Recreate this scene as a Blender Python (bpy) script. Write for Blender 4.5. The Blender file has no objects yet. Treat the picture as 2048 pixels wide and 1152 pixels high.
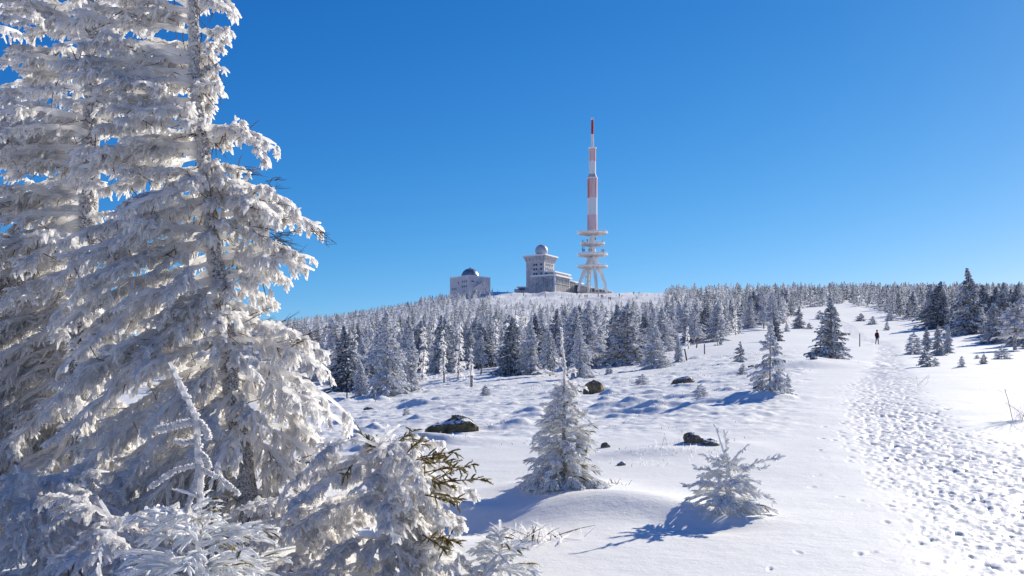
import bpy, math
import numpy as np
from math import radians as R, sin, cos, pi

F = 2010.0          # focal length in photo pixels (photo is 2048 wide)
HZ = 800.0          # row of the true horizon in the photo
EYE = 1.7
rng = np.random.default_rng(7)
S = bpy.context.scene
COL = S.collection

# ------------------------------------------------------------------ noise
_perm = np.random.default_rng(3).permutation(4096)
_val = np.random.default_rng(4).random(4096)
def _h(ix, iy):
    return _val[_perm[(ix + _perm[iy & 4095]) & 4095]]
def vnoise(x, y):
    ix = np.floor(x).astype(np.int64); iy = np.floor(y).astype(np.int64)
    fx = x - ix; fy = y - iy
    fx = fx*fx*fx*(fx*(fx*6-15)+10); fy = fy*fy*fy*(fy*(fy*6-15)+10)
    a = _h(ix, iy); b = _h(ix+1, iy); c = _h(ix, iy+1); d = _h(ix+1, iy+1)
    return (a*(1-fx)+b*fx)*(1-fy) + (c*(1-fx)+d*fx)*fy
def fbm(x, y, o=4):
    s = 0; a = 0.5
    for k in range(o):
        s = s + a*(vnoise(x*2**k + 17.3*k, y*2**k + 5.1*k)-0.5); a *= 0.5
    return s
def sstep(a, b, x):
    t = np.clip((x-a)/(b-a), 0, 1); return t*t*(3-2*t)

# ------------------------------------------------------------------ terrain
DEP = [2,5,7,10,15,20,25,30,40,60,90,130,200,300,450,600,723]
def near(d): return 650+3417.0/d
TAB = {
 -300: [None,None,None,1030,950,910,888,872,850,822,800,780,756,730,706,692,684],
  300: [None,None,None,1020,940,900,875,858,835,808,785,765,740,715,692,678,670],
  500: [None,None,None,1015,932,890,866,850,826,800,776,752,724,697,672,655,647],
  700: [None,None,None,1010,925,882,858,842,818,793,768,742,712,683,655,637,628],
  870: [None,None,None,1003,908,866,842,826,802,777,752,726,697,666,632,604,592],
  940: [None,None,None,1000,902,860,836,819,795,770,746,721,692,660,626,596,583],
 1000: [None,None,None,998,896,854,829,812,788,763,740,716,688,655,622,597,583],
 1187: [None,None,None,995,890,845,820,803,782,757,735,712,682,648,616,596,579],
 1350: [None,None,None,992,882,832,806,790,768,742,720,698,670,638,609,592,580],
 1500: [None,None,None,992,878,822,795,777,752,726,704,685,657,627,602,588,582],
 1750: [None,None,None,992,878,821,789,768,744,718,702,690,664,630,600,586,580],
 2048: [None,None,None,990,872,812,780,760,735,712,690,668,642,615,596,586,582],
 2600: [None,None,None,985,865,805,772,750,724,700,678,656,630,605,590,582,578]}
DEPX = DEP + [780, 900, 1400, 3000, 9000]
cols = sorted(TAB)
res = np.zeros((len(cols), len(DEPX)))
for i, c in enumerate(cols):
    row = []
    for k, d in enumerate(DEP):
        v = TAB[c][k]
        if v is None:
            v = near(d) + (TAB[c][3]-near(10))*(d/10.0)
        row.append(v)
    z7 = (HZ-row[-1])/F*723
    for d, f in ((780,.99),(900,.88),(1400,.4),(3000,-.4),(9000,-2.0)):
        row.append(HZ - z7*f*F/d)
    res[i] = np.array(row) - 3417.0/np.array(DEPX)
GX = np.arange(-1500, 3701, 20.0); GL = np.arange(math.log(1.0), math.log(9500), 0.02)
tmp = np.array([np.interp(GL, np.log(DEPX), r) for r in res])
G = np.array([np.interp(GX, cols, tmp[:, j]) for j in range(len(GL))]).T
def blur(a, sig, ax):
    n = int(3*sig); k = np.exp(-0.5*(np.arange(-n, n+1)/sig)**2); k /= k.sum()
    p = [(0,0),(0,0)]; p[ax] = (n, n); b = np.pad(a, p, mode='edge')
    return np.apply_along_axis(lambda v: np.convolve(v, k, 'valid'), ax, b)
G = blur(blur(G, 4, 0), 4, 1)

mrng = np.random.default_rng(21)
MOUNDS = []      # x, y, sx, sy, rot, h
def W(px, py, d): return np.array([(px-1024)/F*d, d, (HZ-py)/F*d])
def addm(px, d, sx, sy, h, rot=0.0): MOUNDS.append(((px-1024)/F*d, d, sx, sy, rot, h))

def base_z(x, y):
    x = np.asarray(x, float); y = np.asarray(y, float)
    r = np.hypot(x, y) + 1e-6
    d = np.maximum(y, 0.5*r); d = np.maximum(d, 1.05)
    px = 1024 + F*np.clip(x/d, -1.24, 1.3)
    u = np.clip((px-GX[0])/20.0, 0, len(GX)-1.001); v = np.clip((np.log(d)-GL[0])/0.02, 0, len(GL)-1.001)
    iu = u.astype(int); iv = v.astype(int); fu = u-iu; fv = v-iv
    g = (G[iu,iv]*(1-fu)+G[iu+1,iv]*fu)*(1-fv) + (G[iu,iv+1]*(1-fu)+G[iu+1,iv+1]*fu)*fv
    z = (HZ-g)/F*d - EYE
    w = sstep(-0.35, 0.25, y/r)
    return -EYE + w*(z+EYE) - (1-w)*0.05*r
def ground(x, y):
    x = np.asarray(x, float); y = np.asarray(y, float)
    z = base_z(x, y)
    r = np.hypot(x, y)
    z = z + 0.10*fbm(x*0.35, y*0.35, 3)*sstep(5, 14, r)
    z = z + 0.9*fbm(x*0.03+9, y*0.03, 3)*sstep(50, 140, r)*(1-0.6*sstep(500, 700, r)) + 2.6*np.abs(fbm(x*0.09, y*0.05+3, 4))*sstep(430, 560, r)
    for (mx, my, sx, sy, rot, h) in MOUNDS:
        m = np.abs(y-my) < 3.2*max(sx, sy)
        if not np.any(m): continue
        dx = np.where(m, x-mx, 1e3); dy = np.where(m, y-my, 1e3)
        c, s = cos(rot), sin(rot)
        a = (dx*c+dy*s)/sx; b = (-dx*s+dy*c)/sy
        q = a*a+b*b
        z = z + np.where(q < 9, h*np.exp(-0.9*q)*(1-sstep(6, 9, q)), 0)
    return z
_cand = np.exp(np.linspace(math.log(4), math.log(722), 2600))
_bx = {}
def at(px, py):
    """ground point seen at photo pixel (px, py)"""
    d = _cand; x = (px-1024)/F*d
    p = HZ - base_z(x, d)*F/d
    k = np.argmax(p <= py) if np.any(p <= py) else len(d)-1
    return x[k], d[k]
for _ in range(500):     # tussock hummocks under the snow in front of the wood
    d = 15 + 75*mrng.random()**1.25; px = mrng.uniform(560, 1640)
    lim = np.interp(px, [560, 900, 1100, 1300, 1500, 1640], [15, 17, 19, 21, 26, 34])
    if d < lim: continue
    s = mrng.uniform(0.15, 0.42)*(d/30)**0.45
    addm(px, d, s*mrng.uniform(1.0, 1.9), s*mrng.uniform(.6, .9), mrng.uniform(0.04, 0.13)*(d/30)**0.3, mrng.uniform(-.5, .3))
addm(1215, 9.7, 0.75, .5, 0.085, .2); addm(1120, 10.7, .6, .5, .12); addm(950, 9.0, .55, .6, -.14); addm(1300, 9.3, .7, .4, .08, -.3)
addm(1430, 8.9, .35, .3, .05); addm(905, 9.6, .35, .25, .10); addm(1395, 8.5, .4, .25, -.06)
addm(1275, 22.5, .9, .6, 0.30, .2); addm(1345, 21.5, .7, .45, .20); addm(1225, 24, .8, .5, .2); addm(1310, 21.0, .35, .25, .10)
addm(1655, 49, 2.4, 1.6, .35); addm(1600, 47, 2.0, 1.2, .3); addm(1390, 14.3, .8, .4, .10); addm(1300, 13.6, .9, .35, .10, .1)
addm(880, 17.0, .8, .4, .13); addm(1500, 23.5, 1.2, .5, .22); addm(1250, 560, 30, 14, 1.5); addm(1000, 660, 22, 9, 2.2); addm(1110, 640, 16, 8, 2.2)

def path_edges(d):
    dd = [1, 6.8, 8, 10, 13.7, 17, 22.8, 30, 40, 60, 80, 100, 130, 150, 185, 220, 260, 9999]
    l =  [.5, 3.0, 3.33, 3.86, 4.76, 5.8, 7.67, 10.2, 14.0, 21.6, 29, 36.3, 46.6, 51, 61, 72, 84, 84]
    rr = [2.5, 5.2, 5.5, 5.9, 6.7, 7.35, 9.2, 12.0, 15.8, 23.2, 30.9, 38.2, 48.8, 53.6, 64.5, 75, 84.2, 84]
    return np.interp(d, dd, l), np.interp(d, dd, rr)

# ------------------------------------------------------------------ mesh helpers
def tubes(P, Rd, sides=5, lump=0.0, g=rng):
    """P (N,K,3), Rd (N,K) -> verts, quads"""
    P = np.asarray(P, float); N, K, _ = P.shape
    T = np.gradient(P, axis=1); T /= np.linalg.norm(T, axis=2, keepdims=True)+1e-9
    ref = np.array([0.28, 0.52, 0.81]) if N == 1 else np.where(np.abs(T[:, :1, 2:3]) > .8, np.array([.9,.3,.1]), np.array([0.05,0.1,1.0]))
    A = np.cross(T, np.broadcast_to(ref, T.shape)); A /= np.linalg.norm(A, axis=2, keepdims=True)+1e-9
    B = np.cross(T, A)
    th = np.arange(sides)*2*pi/sides
    rad = Rd[:, :, None]*np.ones(sides)
    if lump: rad = rad*(1+lump*(g.random((N, K, sides))*2-1))
    V = P[:, :, None, :] + rad[..., None]*(np.cos(th)[None,None,:,None]*A[:,:,None,:] + np.sin(th)[None,None,:,None]*B[:,:,None,:])
    V = V.reshape(-1, 3)
    base = (np.arange(N)*K*sides)[:, None, None] + (np.arange(K-1)*sides)[None, :, None] + np.arange(sides)[None, None, :]
    nxt = (np.arange(N)*K*sides)[:, None, None] + (np.arange(K-1)*sides)[None, :, None] + ((np.arange(sides)+1) % sides)[None, None, :]
    Q = np.stack([base, nxt, nxt+sides, base+sides], -1).reshape(-1, 4)
    return V, Q
def leaves(b, t, w, side, g=rng):
    """flat folded leaf clumps: b,t (N,3), w (N), side (N,3) -> verts, quads"""
    m = b + (t-b)*0.45
    V = np.stack([b, m+side*w[:, None], t, m-side*w[:, None]], 1).reshape(-1, 3)
    Q = (np.arange(len(b))*4)[:, None] + np.arange(4)[None]
    return V, Q
class MB:
    def __init__(s): s.v = []; s.q = []; s.m = []; s.n = 0
    def add(s, vq, mat=0):
        v, q = vq; v = np.asarray(v, float).reshape(-1, 3); q = np.asarray(q, np.int64).reshape(-1, 4)
        s.v.append(v); s.q.append(q + s.n); s.m.append(np.full(len(q), mat, np.int32)); s.n += len(v); return s
    def arrays(s): return np.concatenate(s.v), np.concatenate(s.q), np.concatenate(s.m)
    def mesh(s, name, mats, smooth=False):
        v, q, m = s.arrays(); return raw_mesh(name, v, q, m, mats, smooth)
    def obj(s, name, mats, parent=None, smooth=False):
        return link(bpy.data.objects.new(name, s.mesh(name, mats, smooth)), parent)
    # solids
    def box(s, x0, x1, y0, y1, z0, z1, mat=0):
        v = [(x0,y0,z0),(x1,y0,z0),(x1,y1,z0),(x0,y1,z0),(x0,y0,z1),(x1,y0,z1),(x1,y1,z1),(x0,y1,z1)]
        return s.add((v, [(0,3,2,1),(4,5,6,7),(0,1,5,4),(1,2,6,5),(2,3,7,6),(3,0,4,7)]), mat)
    def hexa(s, v, mat=0):
        return s.add((v, [(0,3,2,1),(4,5,6,7),(0,1,5,4),(1,2,6,5),(2,3,7,6),(3,0,4,7)]), mat)
    def lathe(s, prof, n=24, mat=0, cx=0, cy=0, cap=True):
        prof = list(prof)
        if cap: prof = [(1e-4, prof[0][1])] + prof + [(1e-4, prof[-1][1])]
        th = np.arange(n)*2*pi/n
        v = np.concatenate([np.stack([cx+r*np.cos(th), cy+r*np.sin(th), np.full(n, z)], 1) for r, z in prof])
        q = [(k*n+i, k*n+(i+1) % n, (k+1)*n+(i+1) % n, (k+1)*n+i) for k in range(len(prof)-1) for i in range(n)]
        return s.add((v, q), mat)
    def bar(s, a, b, r, n=5, mat=0, r2=None):
        a = np.array(a, float); b = np.array(b, float)
        return s.add(tubes(np.array([[a, b]]), np.array([[r, r if r2 is None else r2]]), n), mat)
def raw_mesh(name, v, q, m, mats, smooth=False):
    me = bpy.data.meshes.new(name)
    me.vertices.add(len(v)); me.vertices.foreach_set('co', np.ascontiguousarray(v, np.float32).ravel())
    me.loops.add(q.size); me.loops.foreach_set('vertex_index', np.ascontiguousarray(q, np.int32).ravel())
    me.polygons.add(len(q)); me.polygons.foreach_set('loop_start', np.arange(0, q.size, 4, dtype=np.int32))
    for x in (mats if isinstance(mats, (list, tuple)) else [mats]): me.materials.append(x)
    if m is not None and m.any(): me.polygons.foreach_set('material_index', m)
    me.polygons.foreach_set('use_smooth', np.full(len(q), bool(smooth)))
    me.update(calc_edges=True)
    return me
def link(o, parent=None):
    COL.objects.link(o)
    if parent is not None: o.parent = parent
    return o
def tag(o, label=None, cat=None, group=None, kind=None):
    if label: o['label'] = label
    if cat: o['category'] = cat
    if group: o['group'] = group
    if kind: o['kind'] = kind
    return o
def empty(name, loc, rz=0, sc=1.0):
    o = bpy.data.objects.new(name, None); COL.objects.link(o); o.empty_display_size = .3
    o.location = loc; o.rotation_euler = (0, 0, rz); o.scale = (sc, sc, sc) if np.isscalar(sc) else sc
    return o

# ------------------------------------------------------------------ materials
def mat(name):
    m = bpy.data.materials.new(name); m.use_nodes = True; nt = m.node_tree; nt.nodes.clear()
    return m, nt, nt.nodes.new('ShaderNodeOutputMaterial')
def nd(nt, t, **kw):
    n = nt.nodes.new(t)
    for k, v in kw.items():
        if k in n.inputs: n.inputs[k].default_value = v
        else: setattr(n, k, v)
    return n
def ramp(nt, src, stops):
    r = nt.nodes.new('ShaderNodeValToRGB'); e = r.color_ramp.elements
    while len(e) < len(stops): e.new(0.5)
    for i, (p, c) in enumerate(stops): e[i].position = p; e[i].color = (*c, 1)
    nt.links.new(src, r.inputs[0]); return r.outputs[0]
def mixc(nt, f, a, b):
    m = nt.nodes.new('ShaderNodeMix'); m.data_type = 'RGBA'
    for sock, v in ((m.inputs[0], f), (m.inputs[6], a), (m.inputs[7], b)):
        if isinstance(v, bpy.types.NodeSocket): nt.links.new(v, sock)
        elif isinstance(v, tuple): sock.default_value = (*v, 1)
        else: sock.default_value = v
    return m.outputs[2]
def mth(nt, op, a, b=None, clamp=False):
    m = nt.nodes.new('ShaderNodeMath'); m.operation = op; m.use_clamp = clamp
    for i, v in enumerate((a, b)):
        if v is None: continue
        if isinstance(v, bpy.types.NodeSocket): nt.links.new(v, m.inputs[i])
        else: m.inputs[i].default_value = v
    return m.outputs[0]
def noise(nt, scale, detail=3, rough=.55, coord='Object', stretch=None):
    tc = nt.nodes.new('ShaderNodeTexCoord'); n = nd(nt, 'ShaderNodeTexNoise', Scale=scale, Detail=detail, Roughness=rough)
    src = tc.outputs[coord]
    if stretch:
        mp = nt.nodes.new('ShaderNodeMapping'); mp.inputs['Scale'].default_value = stretch
        nt.links.new(src, mp.inputs[0]); src = mp.outputs[0]
    nt.links.new(src, n.inputs['Vector']); return n.outputs['Fac']
def finish(nt, out, col, rough=.7, bump=None, dist=.01, strength=.5, trans=0.0, spec=.3, metal=0.0, sss=0.0):
    p = nd(nt, 'ShaderNodeBsdfPrincipled', Roughness=rough, Metallic=metal); p.inputs['Specular IOR Level'].default_value = spec
    if isinstance(col, tuple): p.inputs['Base Color'].default_value = (*col, 1)
    else: nt.links.new(col, p.inputs['Base Color'])
    b = None
    if bump is not None:
        b = nd(nt, 'ShaderNodeBump', Strength=strength, Distance=dist); nt.links.new(bump, b.inputs['Height']); nt.links.new(b.outputs[0], p.inputs['Normal'])
    sh = p.outputs[0]
    if trans:
        t = nt.nodes.new('ShaderNodeBsdfTranslucent')
        if isinstance(col, tuple): t.inputs['Color'].default_value = (*col, 1)
        else: nt.links.new(col, t.inputs['Color'])
        mx = nd(nt, 'ShaderNodeMixShader', Fac=trans); nt.links.new(sh, mx.inputs[1]); nt.links.new(t.outputs[0], mx.inputs[2]); sh = mx.outputs[0]
    nt.links.new(sh, out.inputs[0])
def simple(name, c, rough=.7, var=0.0, sc=5., metal=0., spec=.3):
    m, nt, o = mat(name)
    if var:
        f = noise(nt, sc, 4); c2 = tuple(min(1, x*(1+var)) for x in c); c1 = tuple(x*(1-var) for x in c)
        col = ramp(nt, f, [(.3, c1), (.7, c2)]); finish(nt, o, col, rough, bump=f, dist=.02, metal=metal, spec=spec)
    else: finish(nt, o, c, rough, metal=metal, spec=spec)
    return m

def m_snow():
    m, nt, o = mat('snow_surface')
    a = noise(nt, 1.6, 5, .6, stretch=(1, 1.4, 1)); b = noise(nt, 38, 4, .7); c = noise(nt, 9, 3, .6, stretch=(1, 1.3, 1))
    h = mth(nt, 'ADD', mth(nt, 'MULTIPLY', a, .8), mth(nt, 'ADD', mth(nt, 'MULTIPLY', b, .16), mth(nt, 'MULTIPLY', c, .28)))
    tr_ = nd(nt, 'ShaderNodeAttribute'); tr_.attribute_name = 'trodden'; e1 = noise(nt, 11, 3, .75); e2 = noise(nt, 4.2, 2, .6)
    h = mth(nt, 'ADD', h, mth(nt, 'MULTIPLY', tr_.outputs['Fac'], mth(nt, 'ADD', mth(nt, 'MULTIPLY', e1, .8), mth(nt, 'MULTIPLY', e2, .6))))
    col = ramp(nt, a, [(.3, (.835, .825, .795)), (.7, (.865, .855, .82))]); col = mixc(nt, mth(nt, 'MULTIPLY', tr_.outputs['Fac'], .8), col, (.70, .70, .715))
    finish(nt, o, col, .55, bump=h, dist=.035, strength=.55, spec=.25)
    return m
def m_rime(name, c1, c2, trans=.3, sc=60):
    m, nt, o = mat(name)
    f = noise(nt, sc, 3, .7); g2 = noise(nt, 3.0, 2)
    col = mixc(nt, g2, c1, c2)
    finish(nt, o, col, .75, bump=f, dist=.012, strength=.9, trans=trans, spec=.15); return m
def m_bark(name, c1, c2, frost=.5, sc=24, str_=(1,1,.5)):
    m, nt, o = mat(name)
    f = noise(nt, sc, 4, .7, stretch=str_); g2 = noise(nt, sc*2.3, 3, .7)
    dark = ramp(nt, f, [(.35, c1), (.65, c2)])
    fr = ramp(nt, g2, [(frost-.03, (0,0,0)), (frost+.03, (1,1,1))])
    col = mixc(nt, mth(nt, 'MULTIPLY', fr, .62), dark, (.80,.80,.82)); finish(nt, o, col, .85, bump=mth(nt, 'ADD', f, g2), dist=.02, spec=.1); return m
def m_crown(name, snow_amt=.5, green=(.05,.07,.045), mid=(.30,.32,.31), snow=(.85,.85,.87), trans=.30, sc=9.):
    """rimed needles: every clump has its own load of rime, more of it on its upper side and on the windward side"""
    m, nt, o = mat(name)
    ge = nt.nodes.new('ShaderNodeNewGeometry')
    rnd = ge.outputs['Random Per Island']
    sx = nt.nodes.new('ShaderNodeSeparateXYZ'); nt.links.new(ge.outputs['Normal'], sx.inputs[0])
    up = mth(nt, 'MULTIPLY', mth(nt, 'ABSOLUTE', sx.outputs[2]), .22)
    n = noise(nt, sc, 3, .65)
    v = mth(nt, 'ADD', mth(nt, 'ADD', mth(nt, 'MULTIPLY', rnd, .55), up), mth(nt, 'MULTIPLY', n, .5))
    v = mth(nt, 'ADD', v, snow_amt-.5)
    col = ramp(nt, v, [(.22, green), (.38, mid), (.60, snow), (1.0, tuple(min(1, x*1.06) for x in snow))])
    finish(nt, o, col, .8, trans=trans, spec=.1, bump=n, dist=.02, strength=.4); return m

M = {}
M['snow'] = m_snow()
M['rime'] = m_rime('thick_rime', (.90,.895,.91), (.97,.965,.965), .7)
M['rime_fine'] = m_rime('fine_rime', (.97,.96,.955), (.99,.985,.98), .85)
M['bark'] = m_bark('frosted_bark', (.075,.06,.052), (.24,.21,.19), .50, 38, (1,1,.7))
M['bark_far'] = m_bark('grey_bark', (.10,.085,.075), (.22,.19,.17), .52, 6)
M['twig'] = simple('bare_twig_bark', (.10,.055,.03), .8)
M['needle'] = m_crown('exposed_needles', .30, (.14,.11,.03), (.26,.20,.06), (.50,.42,.22), .45, 30)
M['frost_near'] = m_crown('frosted_needles_near', .68, (.07,.08,.055), (.40,.41,.40), (.88,.88,.88), .3, 22)
M['frost_a'] = m_crown('rimed_needles_pale', .53, (.06,.075,.06), (.36,.38,.38))
M['frost_b'] = m_crown('rimed_needles_grey', .42, (.045,.06,.05), (.27,.30,.32))
M['frost_c'] = m_crown('rimed_needles_dark', .37, (.03,.045,.042), (.20,.235,.26), (.70,.71,.74))

# ------------------------------------------------------------------ ground sheet
def build_ground():
    rr = [0.5]
    while rr[-1] < 9000:
        r = rr[-1]
        q = 1.06 if r < 3.5 else 1.0043 if r < 42 else 1.0065 if r < 170 else 1.009 if r < 800 else 1.12
        rr.append(r*q)
    rr = np.array(rr)
    az = list(np.arange(-30.5, 30.5, 0.072)) + list(np.arange(30.5, 50, .5)) + list(np.arange(50, 310, 4.0)) + list(np.arange(310, 329.5, .5))
    az = np.radians(np.array(az)); n = len(az); m = len(rr)
    X = rr[:, None]*np.sin(az)[None]; Y = rr[:, None]*np.cos(az)[None]
    Z = np.empty_like(X)
    for k in range(m):      # row bands keep the mound sums cheap
        Z[k] = 0
    sh = X.shape
    # smooth part by bands of rows
    for k0 in range(0, m, 24):
        k1 = min(m, k0+24)
        xs = X[k0:k1]; ys = Y[k0:k1]
        r0, r1 = rr[k0], rr[k1-1]
        keep = [q for q in MOUNDS if r0-3*max(q[2], q[3]) < math.hypot(q[0], q[1]) < r1+3*max(q[2], q[3])]
        old = MOUNDS[:]; MOUNDS[:] = keep
        Z[k0:k1] = ground(xs, ys); MOUNDS[:] = old
    rad = rr[:, None]*np.ones(n)[None]
    # wind ripples and grain of the open snow
    vis = sstep(4, 8, rad)*(1-sstep(40, 80, rad))
    Z += vis*(0.010*fbm(X*1.1+3, Y*1.5, 3) + 0.003*fbm(X*7, Y*7, 2))
    mid = sstep(14, 20, rad)*(1-sstep(80, 130, rad))*(1-sstep(1500, 1700, 1024+F*X/np.maximum(Y, 1)))
    Z += mid*(0.12*np.abs(fbm(X*1.1+40, Y*1.5, 3)) + .09*fbm(X*3.3, Y*2.6, 3))
    # trodden path
    l, r_ = path_edges(Y); wob = 0.4*fbm(X*.0+Y*.45, Y*.3+8, 3)
    e = np.minimum(X-l-wob, r_+wob-X)
    inside = sstep(-.4, .6, e)*(Y > 4)
    tread = fbm(X*4.5, Y*3.5, 3); lump = fbm(X*9+5, Y*7, 2)
    Z += inside*(-0.015 + 0.020*tread*(1+.02*rad) + 0.030*lump*(1+.01*rad) + .016*fbm(X*19, Y*13, 2)*(rad < 20))
    Z += inside*sstep(26, 50, rad)*0.17*fbm(X*3.0, Y*1.3, 3)
    # foot prints
    fr = np.random.default_rng(11)
    lr = np.log(rr); az_n = int((30.5*2)/.072)
    for _ in range(4200):
        d = 6.0 + 30*fr.random()**1.25
        l, r_ = path_edges(d)
        u = fr.random(); x = l + (r_-l)*u + fr.normal()*.22
        if fr.random() < .02: x = l - fr.random()**2*1.3
        a0 = math.atan2(x, d); rad0 = math.hypot(x, d)
        if abs(a0) > R(30): continue
        k = int(np.searchsorted(rr, rad0)); ka = max(2, int(.30/(rad0*.0043))); j = int((a0+R(30.5))/R(.072)); ja = max(2, int(.28/(rad0*R(.072))))
        k0, k1, j0, j1 = max(0, k-ka), min(m, k+ka+1), max(0, j-ja), min(az_n, j+ja+1)
        if j1 <= j0 or k1 <= k0: continue
        xx = X[k0:k1, j0:j1]-x; yy = Y[k0:k1, j0:j1]-d
        th = fr.normal()*.35 + .35; c, s = cos(th), sin(th)
        a = (xx*c - yy*s)/(.026+.03*fr.random())/np.interp(d,[6,9,16],[.6,.75,1.1]); b = (xx*s + yy*c)/(.05+.06*fr.random())/np.interp(d,[6,9,16],[.6,.75,1.1])
        q = np.sqrt(a*a+b*b)+.9*fbm(xx*14+x*3, yy*14+d, 2)
        dep = .54*fr.uniform(.004, .034)*np.interp(d,[6,9,16],[.65,.8,1.15])*(1 if fr.random() < .75 else .3)
        Z[k0:k1, j0:j1] += -dep*(1-sstep(.65, 1.15, q)) + .15*dep*np.exp(-((q-1.35)/.3)**2)
    V = np.stack([X, Y, Z], -1).reshape(-1, 3)
    i = np.arange(m-1)[:, None]*n; j = np.arange(n)[None]; jn = (j+1) % n
    Q = np.stack([i+j, i+jn, i+n+jn, i+n+j], -1).reshape(-1, 4)[:, ::-1]
    me = raw_mesh('snow_field', V, Q, None, M['snow'], True)
    at_ = me.attributes.new('trodden', 'FLOAT', 'POINT'); at_.data.foreach_set('value', inside.astype(np.float32).ravel())
    tag(link(bpy.data.objects.new('snow_ground', me)), kind='structure')
build_ground()

# ------------------------------------------------------------------ rimed limbs
def unit(v): return v/(np.linalg.norm(v, axis=-1, keepdims=True)+1e-9)
def bez(p0, pm, p1, K):
    t = np.linspace(0, 1, K)[None, :, None]
    return p0[:, None]*(1-t)**2 + 2*pm[:, None]*t*(1-t) + p1[:, None]*t**2
def rime_limbs(mb, p0, pm, p1, g, r0=.02, r1=.010, tw=26, twl=.25, nub=5, nubl=.065, wind=(-.32,0,0), down=.75, K=12, tr=.0125, nr=.0098,
               side=.55, fwd=.5, mat=0, sides=(6,5,4), tmin=.08, keep=1.0, sub=0):
    """limbs as beziers, twigs hanging from them, short rimed nubs on the twigs"""
    p0, pm, p1 = (np.asarray(a, float).reshape(-1, 3) for a in (p0, pm, p1)); N = len(p0)
    twl = np.broadcast_to(twl, (N,)).astype(float); down = np.broadcast_to(down, (N,)).astype(float)
    if sub:
        i_ = np.repeat(np.arange(N), sub); t_ = g.uniform(.22, .85, len(i_))[:, None]
        b_ = p0[i_]*(1-t_)**2+2*pm[i_]*t_*(1-t_)+p1[i_]*t_**2; T_ = unit(2*(1-t_)*(pm[i_]-p0[i_])+2*t_*(p1[i_]-pm[i_]))
        s_ = unit(np.cross(T_, [0,0,1.]))*np.where(g.random(len(i_)) < .5, 1, -1)[:, None]
        l_ = np.linalg.norm(p1-p0, axis=1)[i_][:, None]*(1.1-t_)*g.uniform(.35, .65, (len(i_),1))
        d_ = unit(T_+s_*g.uniform(.4, 1.0, (len(i_),1))+np.array([0,0,-1.])*g.uniform(-.1, .35, (len(i_),1))*down[i_][:, None]); e_ = b_+d_*l_
        p0 = np.vstack([p0, b_]); p1 = np.vstack([p1, e_]); pm = np.vstack([pm, (b_+e_)/2+np.array([0,0,.08])*l_]); twl = np.r_[twl, twl[i_]]; down = np.r_[down, down[i_]]; N = len(p0)
    L = np.linalg.norm(p1-p0, axis=1)
    P = bez(p0, pm, p1, K); P[:, 1:] += g.normal(size=(N, K-1, 3))*.008
    tt = np.linspace(0, 1, K)
    Rd = (r0*(1-tt)+r1*tt)[None]*(.75+.35*np.minimum(1, L[:, None]/.9)); Rd = Rd*(1+.18*g.normal(size=(N, K))).clip(.6, 1.5); Rd[:, -1] *= .4
    mb.add(tubes(P, Rd, sides[0], .2, g), mat)
    # twigs
    cnt = np.maximum(2, (tw*L).astype(int)); idx = np.repeat(np.arange(N), cnt); n = len(idx)
    t = tmin + (1-tmin)*g.random(n)**.8
    q0, qm, q1 = p0[idx], pm[idx], p1[idx]; t_ = t[:, None]
    b = q0*(1-t_)**2 + 2*qm*t_*(1-t_) + q1*t_**2
    T = unit(2*(1-t_)*(qm-q0) + 2*t_*(q1-qm))
    sd = unit(np.cross(T, np.array([0,0,1.0])))*np.where(g.random(n) < .5, 1, -1)[:, None]
    dn = np.array([0,0,-1.0])
    dirn = unit(T*fwd + sd*side*g.uniform(.2, 1.2, (n,1)) + dn*down[idx][:, None]*g.uniform(-.15, 1.5, (n,1)) + np.array(wind) + g.normal(size=(n,3))*.18)
    ln = twl[idx]*g.uniform(.45, 1.25, n)*(1-.45*t)*np.minimum(1.1, .45+.6*L[idx])
    e = b + dirn*ln[:, None]; mpt = (b+e)/2 + (T*.18 - dn*.10)*ln[:, None]
    if keep < 1:
        k_ = g.random(n) < keep; b, e, mpt, ln, T = b[k_], e[k_], mpt[k_], ln[k_], T[k_]; n = len(b)
    Kt = 6; P2 = bez(b, mpt, e, Kt)
    s = np.linspace(0, 1, Kt); R2 = tr*(1.0-.35*s)[None]*g.uniform(.7, 1.3, (n,1))*(1+.2*g.normal(size=(n,Kt))).clip(.5, 1.6); R2[:, -1] *= .5
    mb.add(tubes(P2, R2, sides[1], .25, g), mat)
    # nubs
    if nub:
        i2 = np.repeat(np.arange(n), nub); t = g.uniform(.15, 1, len(i2))[:, None]
        b2 = b[i2]*(1-t)**2 + 2*mpt[i2]*t*(1-t) + e[i2]*t**2
        D = unit(e-b)[i2]; d2 = unit(D*.7 + g.normal(size=D.shape)*.5 + dn*.35 + np.array(wind)*.6)
        l2 = nubl*g.uniform(.5, 1.4, len(i2))*(.5+2.0*ln[i2]).clip(.4, 1.3)
        P3 = b2[:, None] + d2[:, None]*(l2[:, None]*np.linspace(0, 1, 3)[None])[..., None] + np.array([0,0,-1])*((l2[:, None]*np.array([0,.08,.3])[None])[..., None])
        R3 = nr*np.array([1, 1.05, .5])[None]*g.uniform(.7, 1.35, (len(i2),1))
        mb.add(tubes(P3, R3, sides[2], .25, g), mat)
def poly(pts, dist):
    return np.array([W(a, b, dist if len(p) == 2 else p[2]) for p in pts for a, b in [p[:2]]])
def resample(P, K):
    s = np.r_[0, np.cumsum(np.linalg.norm(np.diff(P, axis=0), axis=1))]; t = np.linspace(0, s[-1], K)
    return np.stack([np.interp(t, s, P[:, i]) for i in range(3)], 1)
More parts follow.
